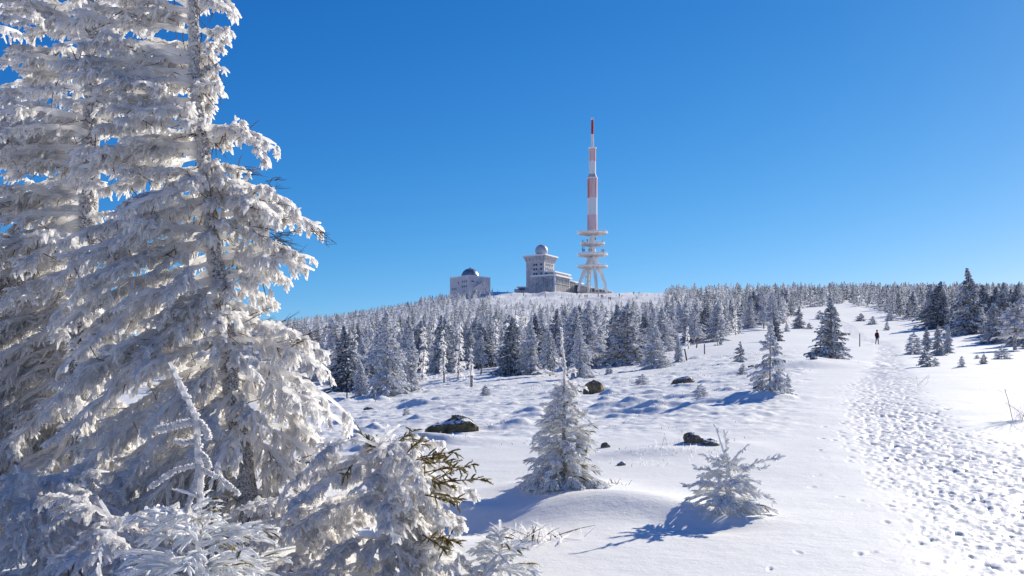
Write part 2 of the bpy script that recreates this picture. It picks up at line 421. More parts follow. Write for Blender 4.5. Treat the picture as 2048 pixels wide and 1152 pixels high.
def trunk_obj(P, r, parent, name='trunk', K=60, mat_=None, sides=12, lump=.10):
    Q = resample(P, K); rd = np.interp(np.linspace(0,1,K), np.linspace(0,1,len(r)), r)*(1+.05*rng.normal(size=K))
    return MB().add(tubes(Q[None]-parent_off(parent), rd[None], sides, lump)).obj(name, mat_ or M['bark'], parent, True)
def parent_off(p): return np.array(p.location) if p is not None else 0

def big_tree(name, pts, dist, rad, n, seed, leftlen, rightlen, label, extra=None, lo=.0, tw=22, dz=None, z_hide=-99):
    g = np.random.default_rng(seed)
    P = poly(pts, dist)                              # from top to bottom
    gz = float(ground(P[-1, 0], P[-1, 1])); P[-1, 2] = gz-.15
    root = empty(name, (P[-1, 0], P[-1, 1], gz)); off = np.array(root.location)
    tag(root, label, 'tree')
    tk = trunk_obj(P, rad, root)
    nn = 5200; Qt = resample(P, 600); i_ = g.integers(0, 599, nn); th_ = pi*.95+g.normal(size=nn)*.9; rr_ = np.interp(i_/600, np.linspace(0, 1, len(rad)), rad)
    o_ = np.stack([np.cos(th_), -np.abs(np.sin(th_))*np.where(g.random(nn) < .75, 1, -1), np.zeros(nn)], 1); b_ = Qt[i_]+o_*(rr_*.92)[:, None]-off
    e_ = b_+unit(o_+g.normal(size=o_.shape)*.45)*g.uniform(.008, .03, nn)[:, None]
    MB().add(tubes(np.stack([b_, (b_+e_)/2, e_], 1), np.tile([.010,.011,.004], (nn,1))*g.uniform(.5, 1.2, (nn,1)), 5, .3, g)).obj('rime_crust', M['rime_fine'], tk, True)
    Q = resample(P, 400)
    z = Q[:, 2]
    k = (g.random(n)**.78*380+4).astype(int); p0 = Q[k]
    py = HZ - p0[:, 2]*F/dist
    a = g.uniform(0, 2*pi, n)
    a = np.where(g.random(n) < .45, pi + g.normal(size=n)*.55, a)     # many limbs on the lee (left) side
    dx, dy = np.cos(a), np.sin(a)
    lf = (1-dx)/2                                                     # 1 = left
    Ll = np.interp(py, leftlen[0], leftlen[1])/F*dist; Lr = np.interp(py, rightlen[0], rightlen[1])/F*dist
    L = (lf*Ll + (1-lf)*Lr)*g.uniform(.45, 1.08, n)
    slope = np.interp(py, [-100, 200, 450, 700, 1000], [.10, -.02, -.35, -.62, -.75])*np.where(dx < 0, 1, .5) + g.normal(size=n)*.10
    d = np.stack([dx, dy*.85, slope], 1)
    p1 = p0 + d*L[:, None]
    pm = (p0+p1)/2 + np.array([0,0,1.])*(.10*L)[:, None]
    pm += g.normal(size=pm.shape)*.03
    if extra:
        for (ax, ay, mx, my, bx, by, dd) in extra:
            p0 = np.vstack([p0, W(ax, ay, dist)]); pm = np.vstack([pm, W(mx, my, dist+dd*.5)]); p1 = np.vstack([p1, W(bx, by, dist+dd)])
    mb = MB(); py = HZ - p0[:, 2]*F/p0[:, 1]; rime_limbs(mb, p0-off, pm-off, p1-off, g, tw=tw, sub=3, r0=.024, r1=.014, twl=np.interp(py, [300,600,900], [.15,.21,.26]), down=np.interp(py, [200,550,800], [.35,.6,.95]), tr=.0112, nr=.0092, nub=7, nubl=.065, wind=(-.26,0,0))
    mb.obj('crown', M['rime_fine'], root, True)
    db = MB(); m_ = 900; i_ = g.integers(0, len(p0), m_); t_ = g.uniform(.05, .9, (m_,1)); b_ = p0[i_]*(1-t_)**2+2*pm[i_]*t_*(1-t_)+p1[i_]*t_**2
    e_ = b_+unit(g.normal(size=(m_,3))+np.array([-.3,0,-.7]))*g.uniform(.06, .2, (m_,1)); c_ = (b_+e_)/2+g.normal(size=(m_,3))*.012
    db.add(tubes(bez(b_-off, c_-off, e_-off, 4), np.tile([.0042,.0035,.0028,.0014], (m_,1)), 4))
    o_ = db.obj('dead_twigs', M['twig'], root); o_['kind'] = 'stuff'
    return root, p1, pm, off, g

# right hand limbs of the nearer tall tree follow its outline
EX2 = [(388,-30,430,-45,480,35,0),(389,5,425,-10,470,30,-.2),(390,60,430,70,462,56,0),(393,95,425,110,452,75,.2),(394,150,420,125,446,137,0),(396,185,415,175,440,165,-.3),(398,215,415,200,432,190,.2),
 (403,262,460,235,552,292,0),(405,275,470,240,560,300,.1),(404,270,500,235,540,328,-.1),(408,300,440,270,500,262,.2),(411,330,450,330,500,345,0),(413,345,450,350,490,385,-.3),
 (416,365,520,350,600,425,0),(418,375,540,395,650,462,.05),(418,372,500,360,585,410,.3),(420,390,500,380,560,440,-.3),(424,430,500,420,600,440,.2),(428,455,480,440,545,450,0),
 (430,475,520,465,590,505,0),(432,500,530,490,632,520,.1),(433,515,540,505,625,540,-.1),(436,530,500,520,580,560,.2),(438,545,490,540,540,575,0),
 (450,640,540,630,655,710,0),(452,655,560,650,660,745,.2),(455,680,560,670,640,735,-.2),(446,610,500,600,520,640,.3),(458,720,560,720,700,830,.1),(462,750,570,760,690,850,-.2),
 (466,780,560,800,650,900,0),(470,800,570,790,640,880,.3),(474,830,560,850,700,960,-.1),(478,850,560,870,620,980,.2),(480,870,570,900,650,1050,-.3),(484,890,540,930,600,1080,.1),
 (392,110,260,75,130,88,-.3),(396,165,300,150,205,168,-.4),(400,240,340,200,290,162,-.5),(398,250,280,240,180,262,-.2),(405,290,280,280,150,320,-.4),
 (430,460,280,420,110,560,-.6),(432,500,280,470,100,640,-.5),(440,560,300,560,130,730,-.6),(450,640,300,620,90,820,-.6),(455,690,300,690,110,880,-.7),(462,740,320,760,140,960,-.7),(470,800,330,820,200,1020,-.7)]
bigB, p1B, pmB, offB, gB = big_tree('rimed_tree',
 [(385,-160),(388,0),(392,150),(402,250),(418,380),(430,500),(445,600),(458,700),(470,800),(485,900),(495,1000),(503,1085)], 8.0,
 [.022,.030,.034,.042,.048,.054,.060,.066,.072,.078,.082,.085], 175, 5,
 ([-100,100,300,600,900,1100],[230,250,270,330,330,260]), ([-100,0,60,200,260,330,440,560,600,700,850,1000],[80,80,60,38,90,80,140,110,60,170,190,160]),
 'tall leaning tree thick with white rime, second trunk from the left edge', EX2)
bigA, p1A, pmA, offA, gA = big_tree('rimed_tree',
 [(193,-200,9),(190,30,9),(186,200,9),(180,380,9),(173,520,9),(165,650,9),(160,760,9),(165,900,9),(172,1000,9),(178,1035,9)], 9.0,
 [.040,.052,.058,.066,.074,.080,.086,.09,.095,.10], 225, 6,
 ([-100,300,600,1000],[260,300,330,300]), ([-100,300,600,1000],[210,220,230,200]),
 'tall straight tree thick with white rime, trunk nearest the left edge', None, tw=20)
bigC, *_ = big_tree('rimed_tree',
 [(-190,-200,10.5),(-190,200,10.5),(-185,500,10.5),(-180,800,10.5),(-175,990,10.5)], 10.5,
 [.05,.06,.075,.09,.10], 100, 8, ([-100,1000],[260,320]), ([-100,300,700,1000],[260,320,340,300]),
 'rime-covered tree reaching in from beyond the left edge of the view', None, tw=18)
# dark bare twigs sticking out of the rime on the windward side
g = np.random.default_rng(44)
for (x, y, ex, ey) in [(640,455,663,482),(560,468,598,470),(545,365,570,362),(480,330,515,345),(520,452,585,488),(640,462,657,470),(560,480,590,492),(540,470,585,478),(500,350,512,342),(415,160,432,185),
   (500,655,560,640),(520,670,600,650),(560,690,640,668),(600,680,650,655),(480,640,540,625),(540,700,590,690),(490,410,530,420),(530,400,560,412),(570,515,592,508),(600,690,640,680)]:
    for k in range(3):
        mb = MB(); a = W(x+g.normal()*5-12, y+g.normal()*5, 8+g.normal()*.1); b = W(ex+g.normal()*9, ey+g.normal()*9, 8+g.normal()*.15)
        m_ = (a+b)/2 + g.normal(size=3)*.02
        mb.add(tubes(bez(a[None], m_[None], b[None], 5)-offB, np.array([[.0035,.003,.0028,.002,.0012]]), 4))
        for j in range(3):
            t = g.uniform(.3, .9); c = a+(b-a)*t; e = c + (b-a)*g.uniform(.15,.35)+g.normal(size=3)*.025
            mb.add(tubes(np.array([[c, e]])-offB, np.array([[.0022,.001]]), 3))
        mb.obj('bare_twig', M['twig'], bigB)


# ------------------------------------------------------------------ young spruces near the camera
def shoots(mb, b, d, ln, r, g, mat=0, K=5, sides=6, needles=10, nl=.014, droop=.12, nmat=None):
    n = len(b); e = b + d*ln[:, None]
    P = bez(b, (b+e)/2+np.array([0,0,1.])*(droop*ln)[:, None], e, K)
    s = np.linspace(0, 1, K); Rr = r*(np.array([.55,1,1.05,.9,.35]) if K == 5 else np.interp(s, [0,.3,.8,1], [.6,1,.9,.3]))[None]*g.uniform(.75, 1.25, (n,1))
    mb.add(tubes(P, Rr, sides, .28, g), mat)
    if needles:
        i = np.repeat(np.arange(n), needles); t = g.random(len(i))
        c = P[i, 0]*(1-t)[:, None] + P[i, -1]*t[:, None] + np.array([0,0,1.])*(4*droop*.5*ln[i]*t*(1-t))[:, None]
        dd = unit(unit(e-b)[i]*.8 + g.normal(size=(len(i),3))*.65)
        tip = c + dd*(r*.8+nl*g.uniform(.6, 1.3, len(i)))[:, None]
        sd = unit(np.cross(dd, g.normal(size=dd.shape)))
        mb.add(leaves(c, tip, np.full(len(i), .0016+.05*r), sd), mat if nmat is None else nmat)
def young(name, px, py, hpx, wpx, label, seed, cat='tree', nwh=9, lead=.25, nb=9, r=.008, dist=None, mat_=None, drop=.1, dens=1.0, base_sink=.05, lean=0., kind_w=1.0,
          green_side=0.0, needles=10, upt=.25, thin=0.0, group=None, pw=.75):
    g = np.random.default_rng(seed)
    if dist: d = dist; x = (px-1024)/F*d
    else: x, d = at(px, py)
    z = float(ground(x, d)); m_px = d/F
    root = empty(name, (x, d, z-base_sink)); tag(root, label, cat, group)
    H = hpx*m_px; RR = wpx/2*m_px
    sp = np.array([[0,0,0],[0,0,H*.5],[lean*H*.5,0,H*.8],[lean*H,0,H]]); Q = resample(sp, 14)
    MB().add(tubes(Q[None], np.interp(np.linspace(0,1,14), [0,1-lead,1], [.03*H**.6+.006, r*1.3, r*.9])[None], 8, .15)).obj('trunk', [M['rime'] if lead > .1 else M['bark']], root, True)
    b_, d_, l_, s_ = [], [], [], []; B0, B1, BM = [], [], []
    for w in range(nwh):
        t = w/(nwh-1) if nwh > 1 else 0
        zz = H*(1-lead)*(.03+.97*t)
        Lw = RR*(1-t)**pw*1.0 + RR*.13
        for k in range(max(3, int(nb*(1-.4*t)))):
            a = g.uniform(0, 2*pi); L = Lw*g.uniform(.6, 1.12)
            if g.random() < thin: continue
            el = np.interp(t, [0,.5,1], [-.28, -.05, .45])+g.normal()*.12
            z0 = zz+g.normal()*.03*H
            z0 = max(z0, .02*H)
            q = np.interp(z0, Q[:, 2], Q[:, 0])
            p0 = np.array([q,0,z0]); dr = np.array([cos(a), sin(a), el]); p1 = p0+dr*L; p1[2] = max(p1[2], .02*H)
            pm = (p0+p1)/2+np.array([0,0,.10*L]); B0.append(p0); B1.append(p1); BM.append(pm)
            ns = max(3, int(L/.022*dens))
            tt = g.uniform(.18, 1, ns)[:, None]
            b = p0*(1-tt)**2+2*pm*tt*(1-tt)+p1*tt**2
            T = unit(2*(1-tt)*(pm-p0)+2*tt*(p1-pm)); sd = unit(np.cross(T, [0,0,1.]))*np.where(g.random(ns) < .5, 1, -1)[:, None]
            dd = unit(T*.8+sd*.65*g.uniform(.2, 1.2, (ns,1))+np.array([0,0,-1.])*g.uniform(-.2, .6+drop, (ns,1)))
            b_.append(b); d_.append(dd); l_.append(np.minimum(.13*H**.25, (.06+.30*L*(1.1-tt[:, 0])))*g.uniform(.6, 1.2, ns)); s_.append(np.full(ns, cos(a)))
    B0, B1, BM = map(np.array, (B0, B1, BM)); b_, d_ = np.vstack(b_), np.vstack(d_); l_, s_ = np.concatenate(l_), np.concatenate(s_)
    mb = MB()
    mb.add(tubes(bez(B0, BM, B1, 7), np.broadcast_to(np.linspace(1, .6, 7)*r*.9, (len(B0), 7)).copy(), 5, .2, g))
    gr = (s_ > .35) & (g.random(len(s_)) < green_side) if green_side else np.zeros(len(s_), bool)
    shoots(mb, b_[~gr], d_[~gr], l_[~gr], r, g, 0, needles=needles)
    if gr.any(): shoots(mb, b_[gr], d_[gr], l_[gr], r*.55, g, 1, needles=needles*2, nl=.016)
    # leader shoots
    if lead > .12:
        for q0 in (.93, .80) if lead > .3 else (.86,):
            for k in range(4):
                a = g.uniform(0, 2*pi)+k*1.57; zz = H*(1-lead*.75 if q0 < .9 else 1-lead*.45)
                p0 = np.array([np.interp(zz, Q[:, 2], Q[:, 0]), 0, zz]); ln = np.array([H*.09*g.uniform(.6, 1.3)])
                shoots(mb, p0[None], unit(np.array([[cos(a), sin(a), .35]])), ln, r*.9, g, 0, needles=needles)
    mb.obj('crown', [mat_ or M['frost_near'], M['needle']], root, True)
    return root, g
t1, g1 = young('young_spruce', 1128, 985, 222, 164, 'bushy young spruce coated in frost with a bare white leader, left of the smaller one', 31, nwh=17, lead=.10, nb=19, r=.0105, green_side=.10, dens=1.0, pw=.8)
# its bent white leader with a side arm
b0 = np.array(t1.location); mb = MB()
ld = np.array([W(1128,775,b0[1]),W(1130,730,b0[1]),W(1124,690,b0[1]),W(1122,655,b0[1])])-b0
mb.add(tubes(resample(ld, 12)[None], np.linspace(.0135,.008,12)[None]*(1+.15*rng.normal(size=12)).clip(.7,1.4), 7, .2))
for a, c, r_ in (((1130,752),(1074,741),.017),((1128,752),(1160,792),.015),((1128,748),(1150,742),.013),((1130,760),(1108,806),.015),((1131,765),(1168,775),.012),((1129,785),(1096,822),.013),((1129,780),(1158,826),.013),((1129,800),(1084,846),.012),((1129,800),(1178,842),.012),((1128,740),(1118,722),.012)):
    mb.add(tubes(resample(np.array([W(*a,b0[1]),W(*c,b0[1]-.05)])-b0, 8)[None], np.linspace(r_,r_*.7,8)[None]*(1+.15*rng.normal(size=8)).clip(.7,1.4), 6, .25))
    A_, C_ = W(*a,b0[1])-b0, W(*c,b0[1]-.05)-b0; n_ = 14; t_ = rng.uniform(.2,1,(n_,1)); shoots(mb, A_+(C_-A_)*t_, unit((C_-A_)[None]*3+rng.normal(size=(n_,3))*.35), rng.uniform(.03,.07,n_), .009, rng, 0, needles=8)
Pq = resample(ld, 60); n_ = 260; i_ = rng.integers(0, 59, n_); dd_ = unit(rng.normal(size=(n_,3))); mb.add(tubes(np.stack([Pq[i_], Pq[i_]+dd_*rng.uniform(.012,.026,(n_,1))], 1), np.tile([.006,.003], (n_,1)), 4))
mb.obj('leader', M['rime'], t1, True)
s2_, _g = young('young_spruce', 1456, 1030, 122, 160, 'small open young spruce with frosted arms casting a long blue shadow on smooth snow', 38, nwh=9, lead=.12, nb=12, r=.0095, dens=1.0, green_side=.05, pw=.6, thin=.1)
b0 = np.array(s2_.location); mb = MB()
for pts_, r_, n_ in (([(1462,1000),(1458,930),(1450,872)], .013, 22), ([(1460,950),(1446,900),(1432,856)], .009, 4), ([(1455,930),(1480,905),(1492,893)], .009, 8), ([(1456,925),(1430,920),(1408,912)], .009, 10), ([(1462,965),(1510,925),(1556,916)], .010, 34),
                     ([(1462,960),(1500,935),(1530,938)], .009, 20), ([(1458,985),(1410,965),(1374,972)], .010, 26), ([(1460,975),(1420,940),(1396,938)], .009, 18), ([(1465,1000),(1520,985),(1546,1002)], .010, 22)):
    zq = rng.normal()*.05; P_ = resample(np.array([W(a, b, b0[1]+zq*k_/2) for k_, (a, b) in enumerate(pts_)])-b0, 10)
    mb.add(tubes(P_[None], (r_*np.linspace(1, .7, 10))[None]*(1+.15*rng.normal(size=10)).clip(.7,1.4), 6, .25))
    t_ = rng.integers(3, 10, n_); dr_ = unit(P_[-1]-P_[0]); shoots(mb, P_[t_], unit(dr_[None]*1.2+rng.normal(size=(n_,3))*.6+np.array([0,0,-.25])), rng.uniform(.03,.075,n_), .0095, rng, 0, needles=9)
mb.obj('branch', [M['frost_near']], s2_, True)
young('young_spruce', 1000, 1176, 156, 190, 'little frosted spruce cut by the bottom edge of the view', 41, nwh=8, lead=.22, nb=12, r=.0085, dens=1.0, green_side=.15, dist=6.5)
s3, g3 = young('young_spruce', 398, 1330, 480, 500, 'white-crusted young spruce with a crooked leader in front of the tall rimed trees', 43, nwh=10, lead=.30, nb=16, r=.0075, dens=.8, green_side=.2, dist=5.0, thin=.05, pw=.5)
b0 = np.array(s3.location); mb = MB()
for pts, r_ in ((((402,1010),(397,900),(395,840),(370,790),(340,725)),.017), (((395,842),(350,850),(312,862)),.016), (((396,842),(412,858),(418,880)),.015), (((397,880),(370,885),(350,882)),.012),
                (((400,930),(350,940),(300,975)),.012), (((400,940),(385,990),(370,1025)),.013),(((398,935),(440,955),(480,990)),.012),(((400,905),(412,915),(420,935)),.011)):
    P_ = resample(np.array([W(a, b, 5.0) for a, b in pts])-b0, 16)
    mb.add(tubes(P_[None], (r_*np.linspace(1, .72, 16)*(1+.16*rng.normal(size=16)).clip(.7,1.4))[None], 7, .28))
    n = 300 if len(pts) > 3 else 150; i = rng.integers(1, 15, n); dd = unit(rng.normal(size=(n,3)))
    mb.add(tubes(np.stack([P_[i], P_[i]+dd*(r_*1.5)], 1), np.tile([.006,.003], (n,1)), 4))
mb.obj('leader', M['rime'], s3, True)
young('young_spruce', 640, 925, 70, 130, 'dark blue-green low spruce half hidden behind the rimed branches', 47, nwh=7, lead=.02, nb=13, r=.013, dens=.6, mat_=M['frost_b'], dist=13.5)

# arching shrub-like spruce with green brown tips, between the tall tree and the open snow
def rime_shrub(name, pts, d0, label, seed, n, ys, ls, rise=.34, drop=.16, wind=(.02,0,0), tw=42, right=.3, tips=None):
    g = np.random.default_rng(seed); gx = (pts[0][0]-1024)/F*d0; gz = float(ground(gx, d0)); root = empty(name, (gx, d0, gz-.05)); off = np.array(root.location)
    tag(root, label, 'tree')
    TP = np.array([W(a, b, d0) for a, b in pts]); TP[0, 2] = min(TP[0, 2], gz-.03)
    MB().add(tubes(resample(TP, 24)[None]-off, np.interp(np.linspace(0,1,24),[0,.6,.85,1],[.04,.026,.013,.009])[None], 8, .15)).obj('trunk', [M['rime']], root, True)
    Q = resample(TP, 100)
    k = 88-(g.random(n)**1.15*82).astype(int); p0 = Q[k]; py = HZ-p0[:, 2]*F/d0; a = g.uniform(0, 2*pi, n); a = np.where(g.random(n) < right, g.normal(size=n)*.4, a)
    L = np.interp(py, ys, ls)/F*d0*g.uniform(.35, 1.08, n)
    dd = np.stack([np.cos(a), np.sin(a), -.22+g.normal(size=n)*.25], 1); p1 = p0+dd*L[:, None]; p1[:, 2] -= drop*L*g.uniform(0, 1.8, n); pm = (p0+p1)/2+np.array([0,0,1.])*(rise*L*g.uniform(.2, 1.4, n))[:, None]+g.normal(size=p0.shape)*.02
    mb = MB(); rime_limbs(mb, p0-off, pm-off, p1-off, g, sub=3, r0=.014, r1=.009, tw=26, twl=.15, nub=6, nubl=.05, wind=wind, down=.6, tr=.0098, nr=.0085, side=.75)
    for a_, c_ in (tips or ()):
        mb.add(tubes(resample(np.array([W(*a_,d0),W(*c_,d0)]), 8)[None]-off, np.linspace(.011,.007,8)[None], 6, .3))
    mb.obj('crown', M['rime_fine'], root, True)
    return root, off, g
d0 = 6.6
root, off, g = rime_shrub('arching_spruce', [(775,1175),(770,1080),(752,990),(735,935),(760,890),(778,850)], d0,
  'arching spruce loaded with hanging rime, with uncovered brown-green tips on its right', 51, 85, [870,905,960,1050,1150], [60,190,200,190,200], tips=(((768,892),(745,868)),((772,870),(800,850)),((770,885),(790,870))))
rime_shrub('rimed_shrub', [(60,1240),(90,1100),(60,980),(30,930)], 6.8, 'tangled rime-covered low tree filling the bottom left corner', 61, 60, [920,1000,1200], [150,260,260], wind=(-.25,0,0), right=.2)
rime_shrub('rimed_shrub', [(610,1230),(600,1100),(590,1000),(575,960)], 7.2, 'rime-covered low tree between the leaning trunk and the arching spruce', 62, 50, [950,1020,1200], [90,170,190], wind=(-.1,0,0))
rime_shrub('rimed_shrub', [(250,1260),(255,1150),(235,1060),(200,1000)], 6.0, 'rime-covered low tree behind the crooked white leader, under the two tall trunks', 63, 42, [1000,1080,1250], [140,230,240], wind=(-.3,0,0))
mb = MB()
for (x, y, ex, ey, n) in [(760,905,715,868,12),(790,890,822,860,12),(800,900,845,888,14),(815,905,835,880,10),(820,930,900,925,18),(850,945,920,935,16),(880,965,968,960,22),(860,985,910,1000,16),(870,960,940,928,18),(830,920,880,915,14),(850,990,905,1010,14),
                          (860,1075,905,1085,22),(845,1070,880,1100,18),(840,960,900,975,16),(705,930,690,960,10),(825,950,880,965,16),(840,915,905,905,12)]:
    dz_ = g.normal()*.12-.22; a = W(x, y, d0+dz_)-off; b = W(ex+(8 if x > 740 else -4), ey, d0+dz_*1.4)-off
    mb.add(tubes(bez(a[None], ((a+b)/2+np.array([0,0,.015]))[None], b[None], 6), np.array([[.005,.0045,.004,.0035,.003,.002]]), 4), 1)
    t = g.uniform(.15, 1, n)[:, None]; bb = a*(1-t)+b*t+np.array([0,0,.03])*t*(1-t)
    T = unit(b-a); dr = unit(T*.8+g.normal(size=(n,3))*.5+np.array([0,0,-.25])); shoots(mb, bb, dr, g.uniform(.03,.085,n), .0045, g, 0, needles=22, nl=.010)
mb.obj('exposed_tips', [M['needle'], M['twig']], root, True)

# ------------------------------------------------------------------ spruce prototypes for the wood
def spruce_geo(seed, H=5.0, Rr=1.15, nwh=24, nb=9, ns=11, bare=.04, lod=0, sparse=0., tipbend=.0, pw=.8, wdt=1.0, drp=1.0):
    g = np.random.default_rng(seed); mb = MB(); tb = MB()
    bend = np.array([tipbend*H*.06, 0, 0])
    def cx(z): return bend*((np.asarray(z)/H)**4)[..., None]
    zt = np.linspace(0, H, 8); P = np.stack([zt*0, zt*0, zt], 1)+cx(zt)
    tb.add(tubes(P[None], np.linspace(.020*H, .004*H, 8)[None], 7 if lod == 0 else 4, .1, g))
    n = nwh*nb; t = np.repeat(np.linspace(0, 1, nwh), nb) + g.normal(size=n)*.012; t = t.clip(0, .995)
    keep = g.random(n) > sparse; t = t[keep]; n = len(t)
    lumpy = 1+.22*np.sin(np.repeat(g.uniform(0, 6), n)+t*g.uniform(15, 25)) + .15*g.normal(size=n)
    z = H*(bare+(1-bare)*t); a = g.uniform(0, 2*pi, n)
    azf = 1+.18*np.cos(a-g.uniform(0, 6))
    L = (Rr*(1-t)**pw*lumpy.clip(.5, 1.5)*azf+.03*H*(1-t*.6))*g.uniform(.75, 1.1, n)
    L *= np.interp(t, [0,.8,1], [1,1,.35])
    if bare > .1: L *= np.interp(t, [0,.25,1], [.55,1,1])
    el = np.interp(t, [0,.3,.8,1], [-.30,-.25,.0,.6])*drp+g.normal(size=n)*.10
    p0 = np.stack([z*0, z*0, z], 1)+cx(z); dr = np.stack([np.cos(a), np.sin(a), el], 1)
    p1 = p0+dr*L[:, None]; p1[:, 2] = np.maximum(p1[:, 2], .03); pm = (p0+p1)/2+np.array([0,0,1.])*(.08*L)[:, None]
    if lod == 0: mb.add(tubes(bez(p0, pm, p1, 4), np.broadcast_to(np.array([.6,1,.9,.3])*.007*H, (n,4)).copy(), 4, .3, g))
    i = np.repeat(np.arange(n), ns); m = len(i); s = g.uniform(.12, 1.0, m)**.8; s_ = s[:, None]
    b = p0[i]*(1-s_)**2+2*pm[i]*s_*(1-s_)+p1[i]*s_**2
    T = unit(p1[i]-p0[i]); sd = unit(np.cross(T, [0,0,1.]))*np.where(g.random(m) < .5, 1, -1)[:, None]
    dd = unit(T*.75+sd*g.uniform(.1, .9, (m,1))+np.array([0,0,-1.])*g.uniform(0, 1.0, (m,1))*drp)
    ln = (.10*H**.5*(.30+.70*(1-t[i])**.7)+.22*L[i]*(1-s))*g.uniform(.6, 1.2, m)*(1 if lod == 0 else 1.25 if lod == 1 else 1.9)
    e = b+dd*ln[:, None]; e[:, 2] = np.maximum(e[:, 2], .01)
    w = .020*H**.6*g.uniform(.7, 1.3, m)*wdt
    if lod == 0:
        P = np.stack([b, (b+e)/2+np.array([0,0,1.])*(ln*.06)[:, None], e], 1)
        mb.add(tubes(P, np.stack([w*.7, w*1.0, w*.25], 1), 4, .3, g))
    else:
        mb.add(leaves(b, e, w*(2.0 if lod == 1 else 3.6), unit(np.cross(dd, g.normal(size=dd.shape)))))
    # spire
    k = 14 if lod < 2 else 4; zz = H*(1-.10*g.random(k)); bb = np.stack([zz*0, zz*0, zz], 1)+cx(zz); aa = g.uniform(0, 2*pi, k)
    ee = bb+np.stack([np.cos(aa)*.05*H*.4, np.sin(aa)*.05*H*.4, np.full(k, .015*H)], 1)
    mb.add(tubes(np.stack([bb, ee], 1), np.tile([.004*H, .0015*H], (k,1)), 3))
    return tb, mb
def snag_geo(seed, H=5.0, L0=.9, lod=0, top=1.0, dens=1.0):
    """bare rimed tree: pole with short drooping branches"""
    g = np.random.default_rng(seed); tb = MB(); mb = MB()
    zt = np.linspace(0, H, 10); P = np.stack([.02*H*np.sin(zt*.8+seed), .01*H*np.cos(zt), zt], 1)
    tb.add(tubes(P[None], np.linspace(.021*H, .006*H, 10)[None], 8, .12, g))
    n = int(70*dens); t = g.uniform(.12, 1, n); z = t*H; a = g.uniform(0, 2*pi, n)
    L = L0*(1-t*.75)*g.uniform(.4, 1.1, n); p0 = np.stack([np.interp(z, zt, P[:,0]), np.interp(z, zt, P[:,1]), z], 1)
    p1 = p0+np.stack([np.cos(a), np.sin(a), -.25+g.normal(size=n)*.25], 1)*L[:, None]; pm = (p0+p1)/2+np.array([0,0,1.])*(.12*L)[:, None]
    rime_limbs(mb, p0, pm, p1, g, r0=.028, r1=.014, tw=11, twl=.38, nub=3, nubl=.14, wind=(-.1,0,0), down=.7, K=4, tr=.015, nr=.012, sides=(4,3,3))
    return tb, mb
PR = {}
def proto(key, geo, cm, tm='bark_far'):
    tb, mb = geo; PR[key] = (tb.mesh('trunk', M[tm], True), mb.mesh('crown', M[cm], False))
cm = ['frost_a','frost_b','frost_a','frost_b','frost_c','frost_b','frost_c','frost_a']
for i in range(8):
    proto(('cone', i), spruce_geo(100+i, H=5, Rr=[1.3,1.2,1.5,1.15,1.35,1.55,1.15,1.0][i], nwh=28, nb=10, ns=11, bare=.03, tipbend=(-1)**i*.8, pw=[.95,1.05,.9,1.0,.95,.85,1.05,.95][i]), cm[i])
for i in range(4):
    proto(('bare', i), spruce_geo(130+i, H=5, Rr=.95, nwh=20, nb=9, ns=10, bare=[.25,.32,.2,.28][i], tipbend=1, sparse=.15, drp=1.2), ['frost_a','frost_a','frost_b','frost_a'][i])
for i in range(4): proto(('snag', i), snag_geo(150+i), 'rime_fine')
for i in range(3): proto(('bush', i), spruce_geo(170+i, H=1.0, Rr=.55, nwh=12, nb=11, ns=11, bare=.02, pw=.6, wdt=1.15, drp=.3), ['frost_a','frost_b','frost_a'][i])
for i in range(3): proto(('open', i), spruce_geo(180+i, H=2.0, Rr=.66, nwh=15, nb=9, ns=13, bare=.03, pw=.9, sparse=.12, wdt=1.0, tipbend=.6), ['frost_a','frost_a','frost_b'][i])
PH = {'cone': 5., 'bare': 5., 'snag': 5., 'bush': 1., 'open': 2.}
PW = {'cone': 2.7, 'bare': 2.0, 'snag': 1.5, 'bush': 1.2, 'open': 1.35}
def place(kind, i, x, y, H, label, name='frosted_spruce', cat='tree', group=None, wf=1.0, rz=None, z=None, lean=0):
    z = float(ground(x, y)) if z is None else z
    s = H/PH[kind]; root = empty(name, (x, y, z-.03*H), rng.uniform(0, 2*pi) if rz is None else rz, (s*wf, s*wf, s))
    if lean: root.rotation_euler[1] = lean
    tag(root, label, cat, group)
    for nm, me in zip(('trunk', 'crown'), PR[(kind, i)]):
        link(bpy.data.objects.new(nm, me), root)
    return root
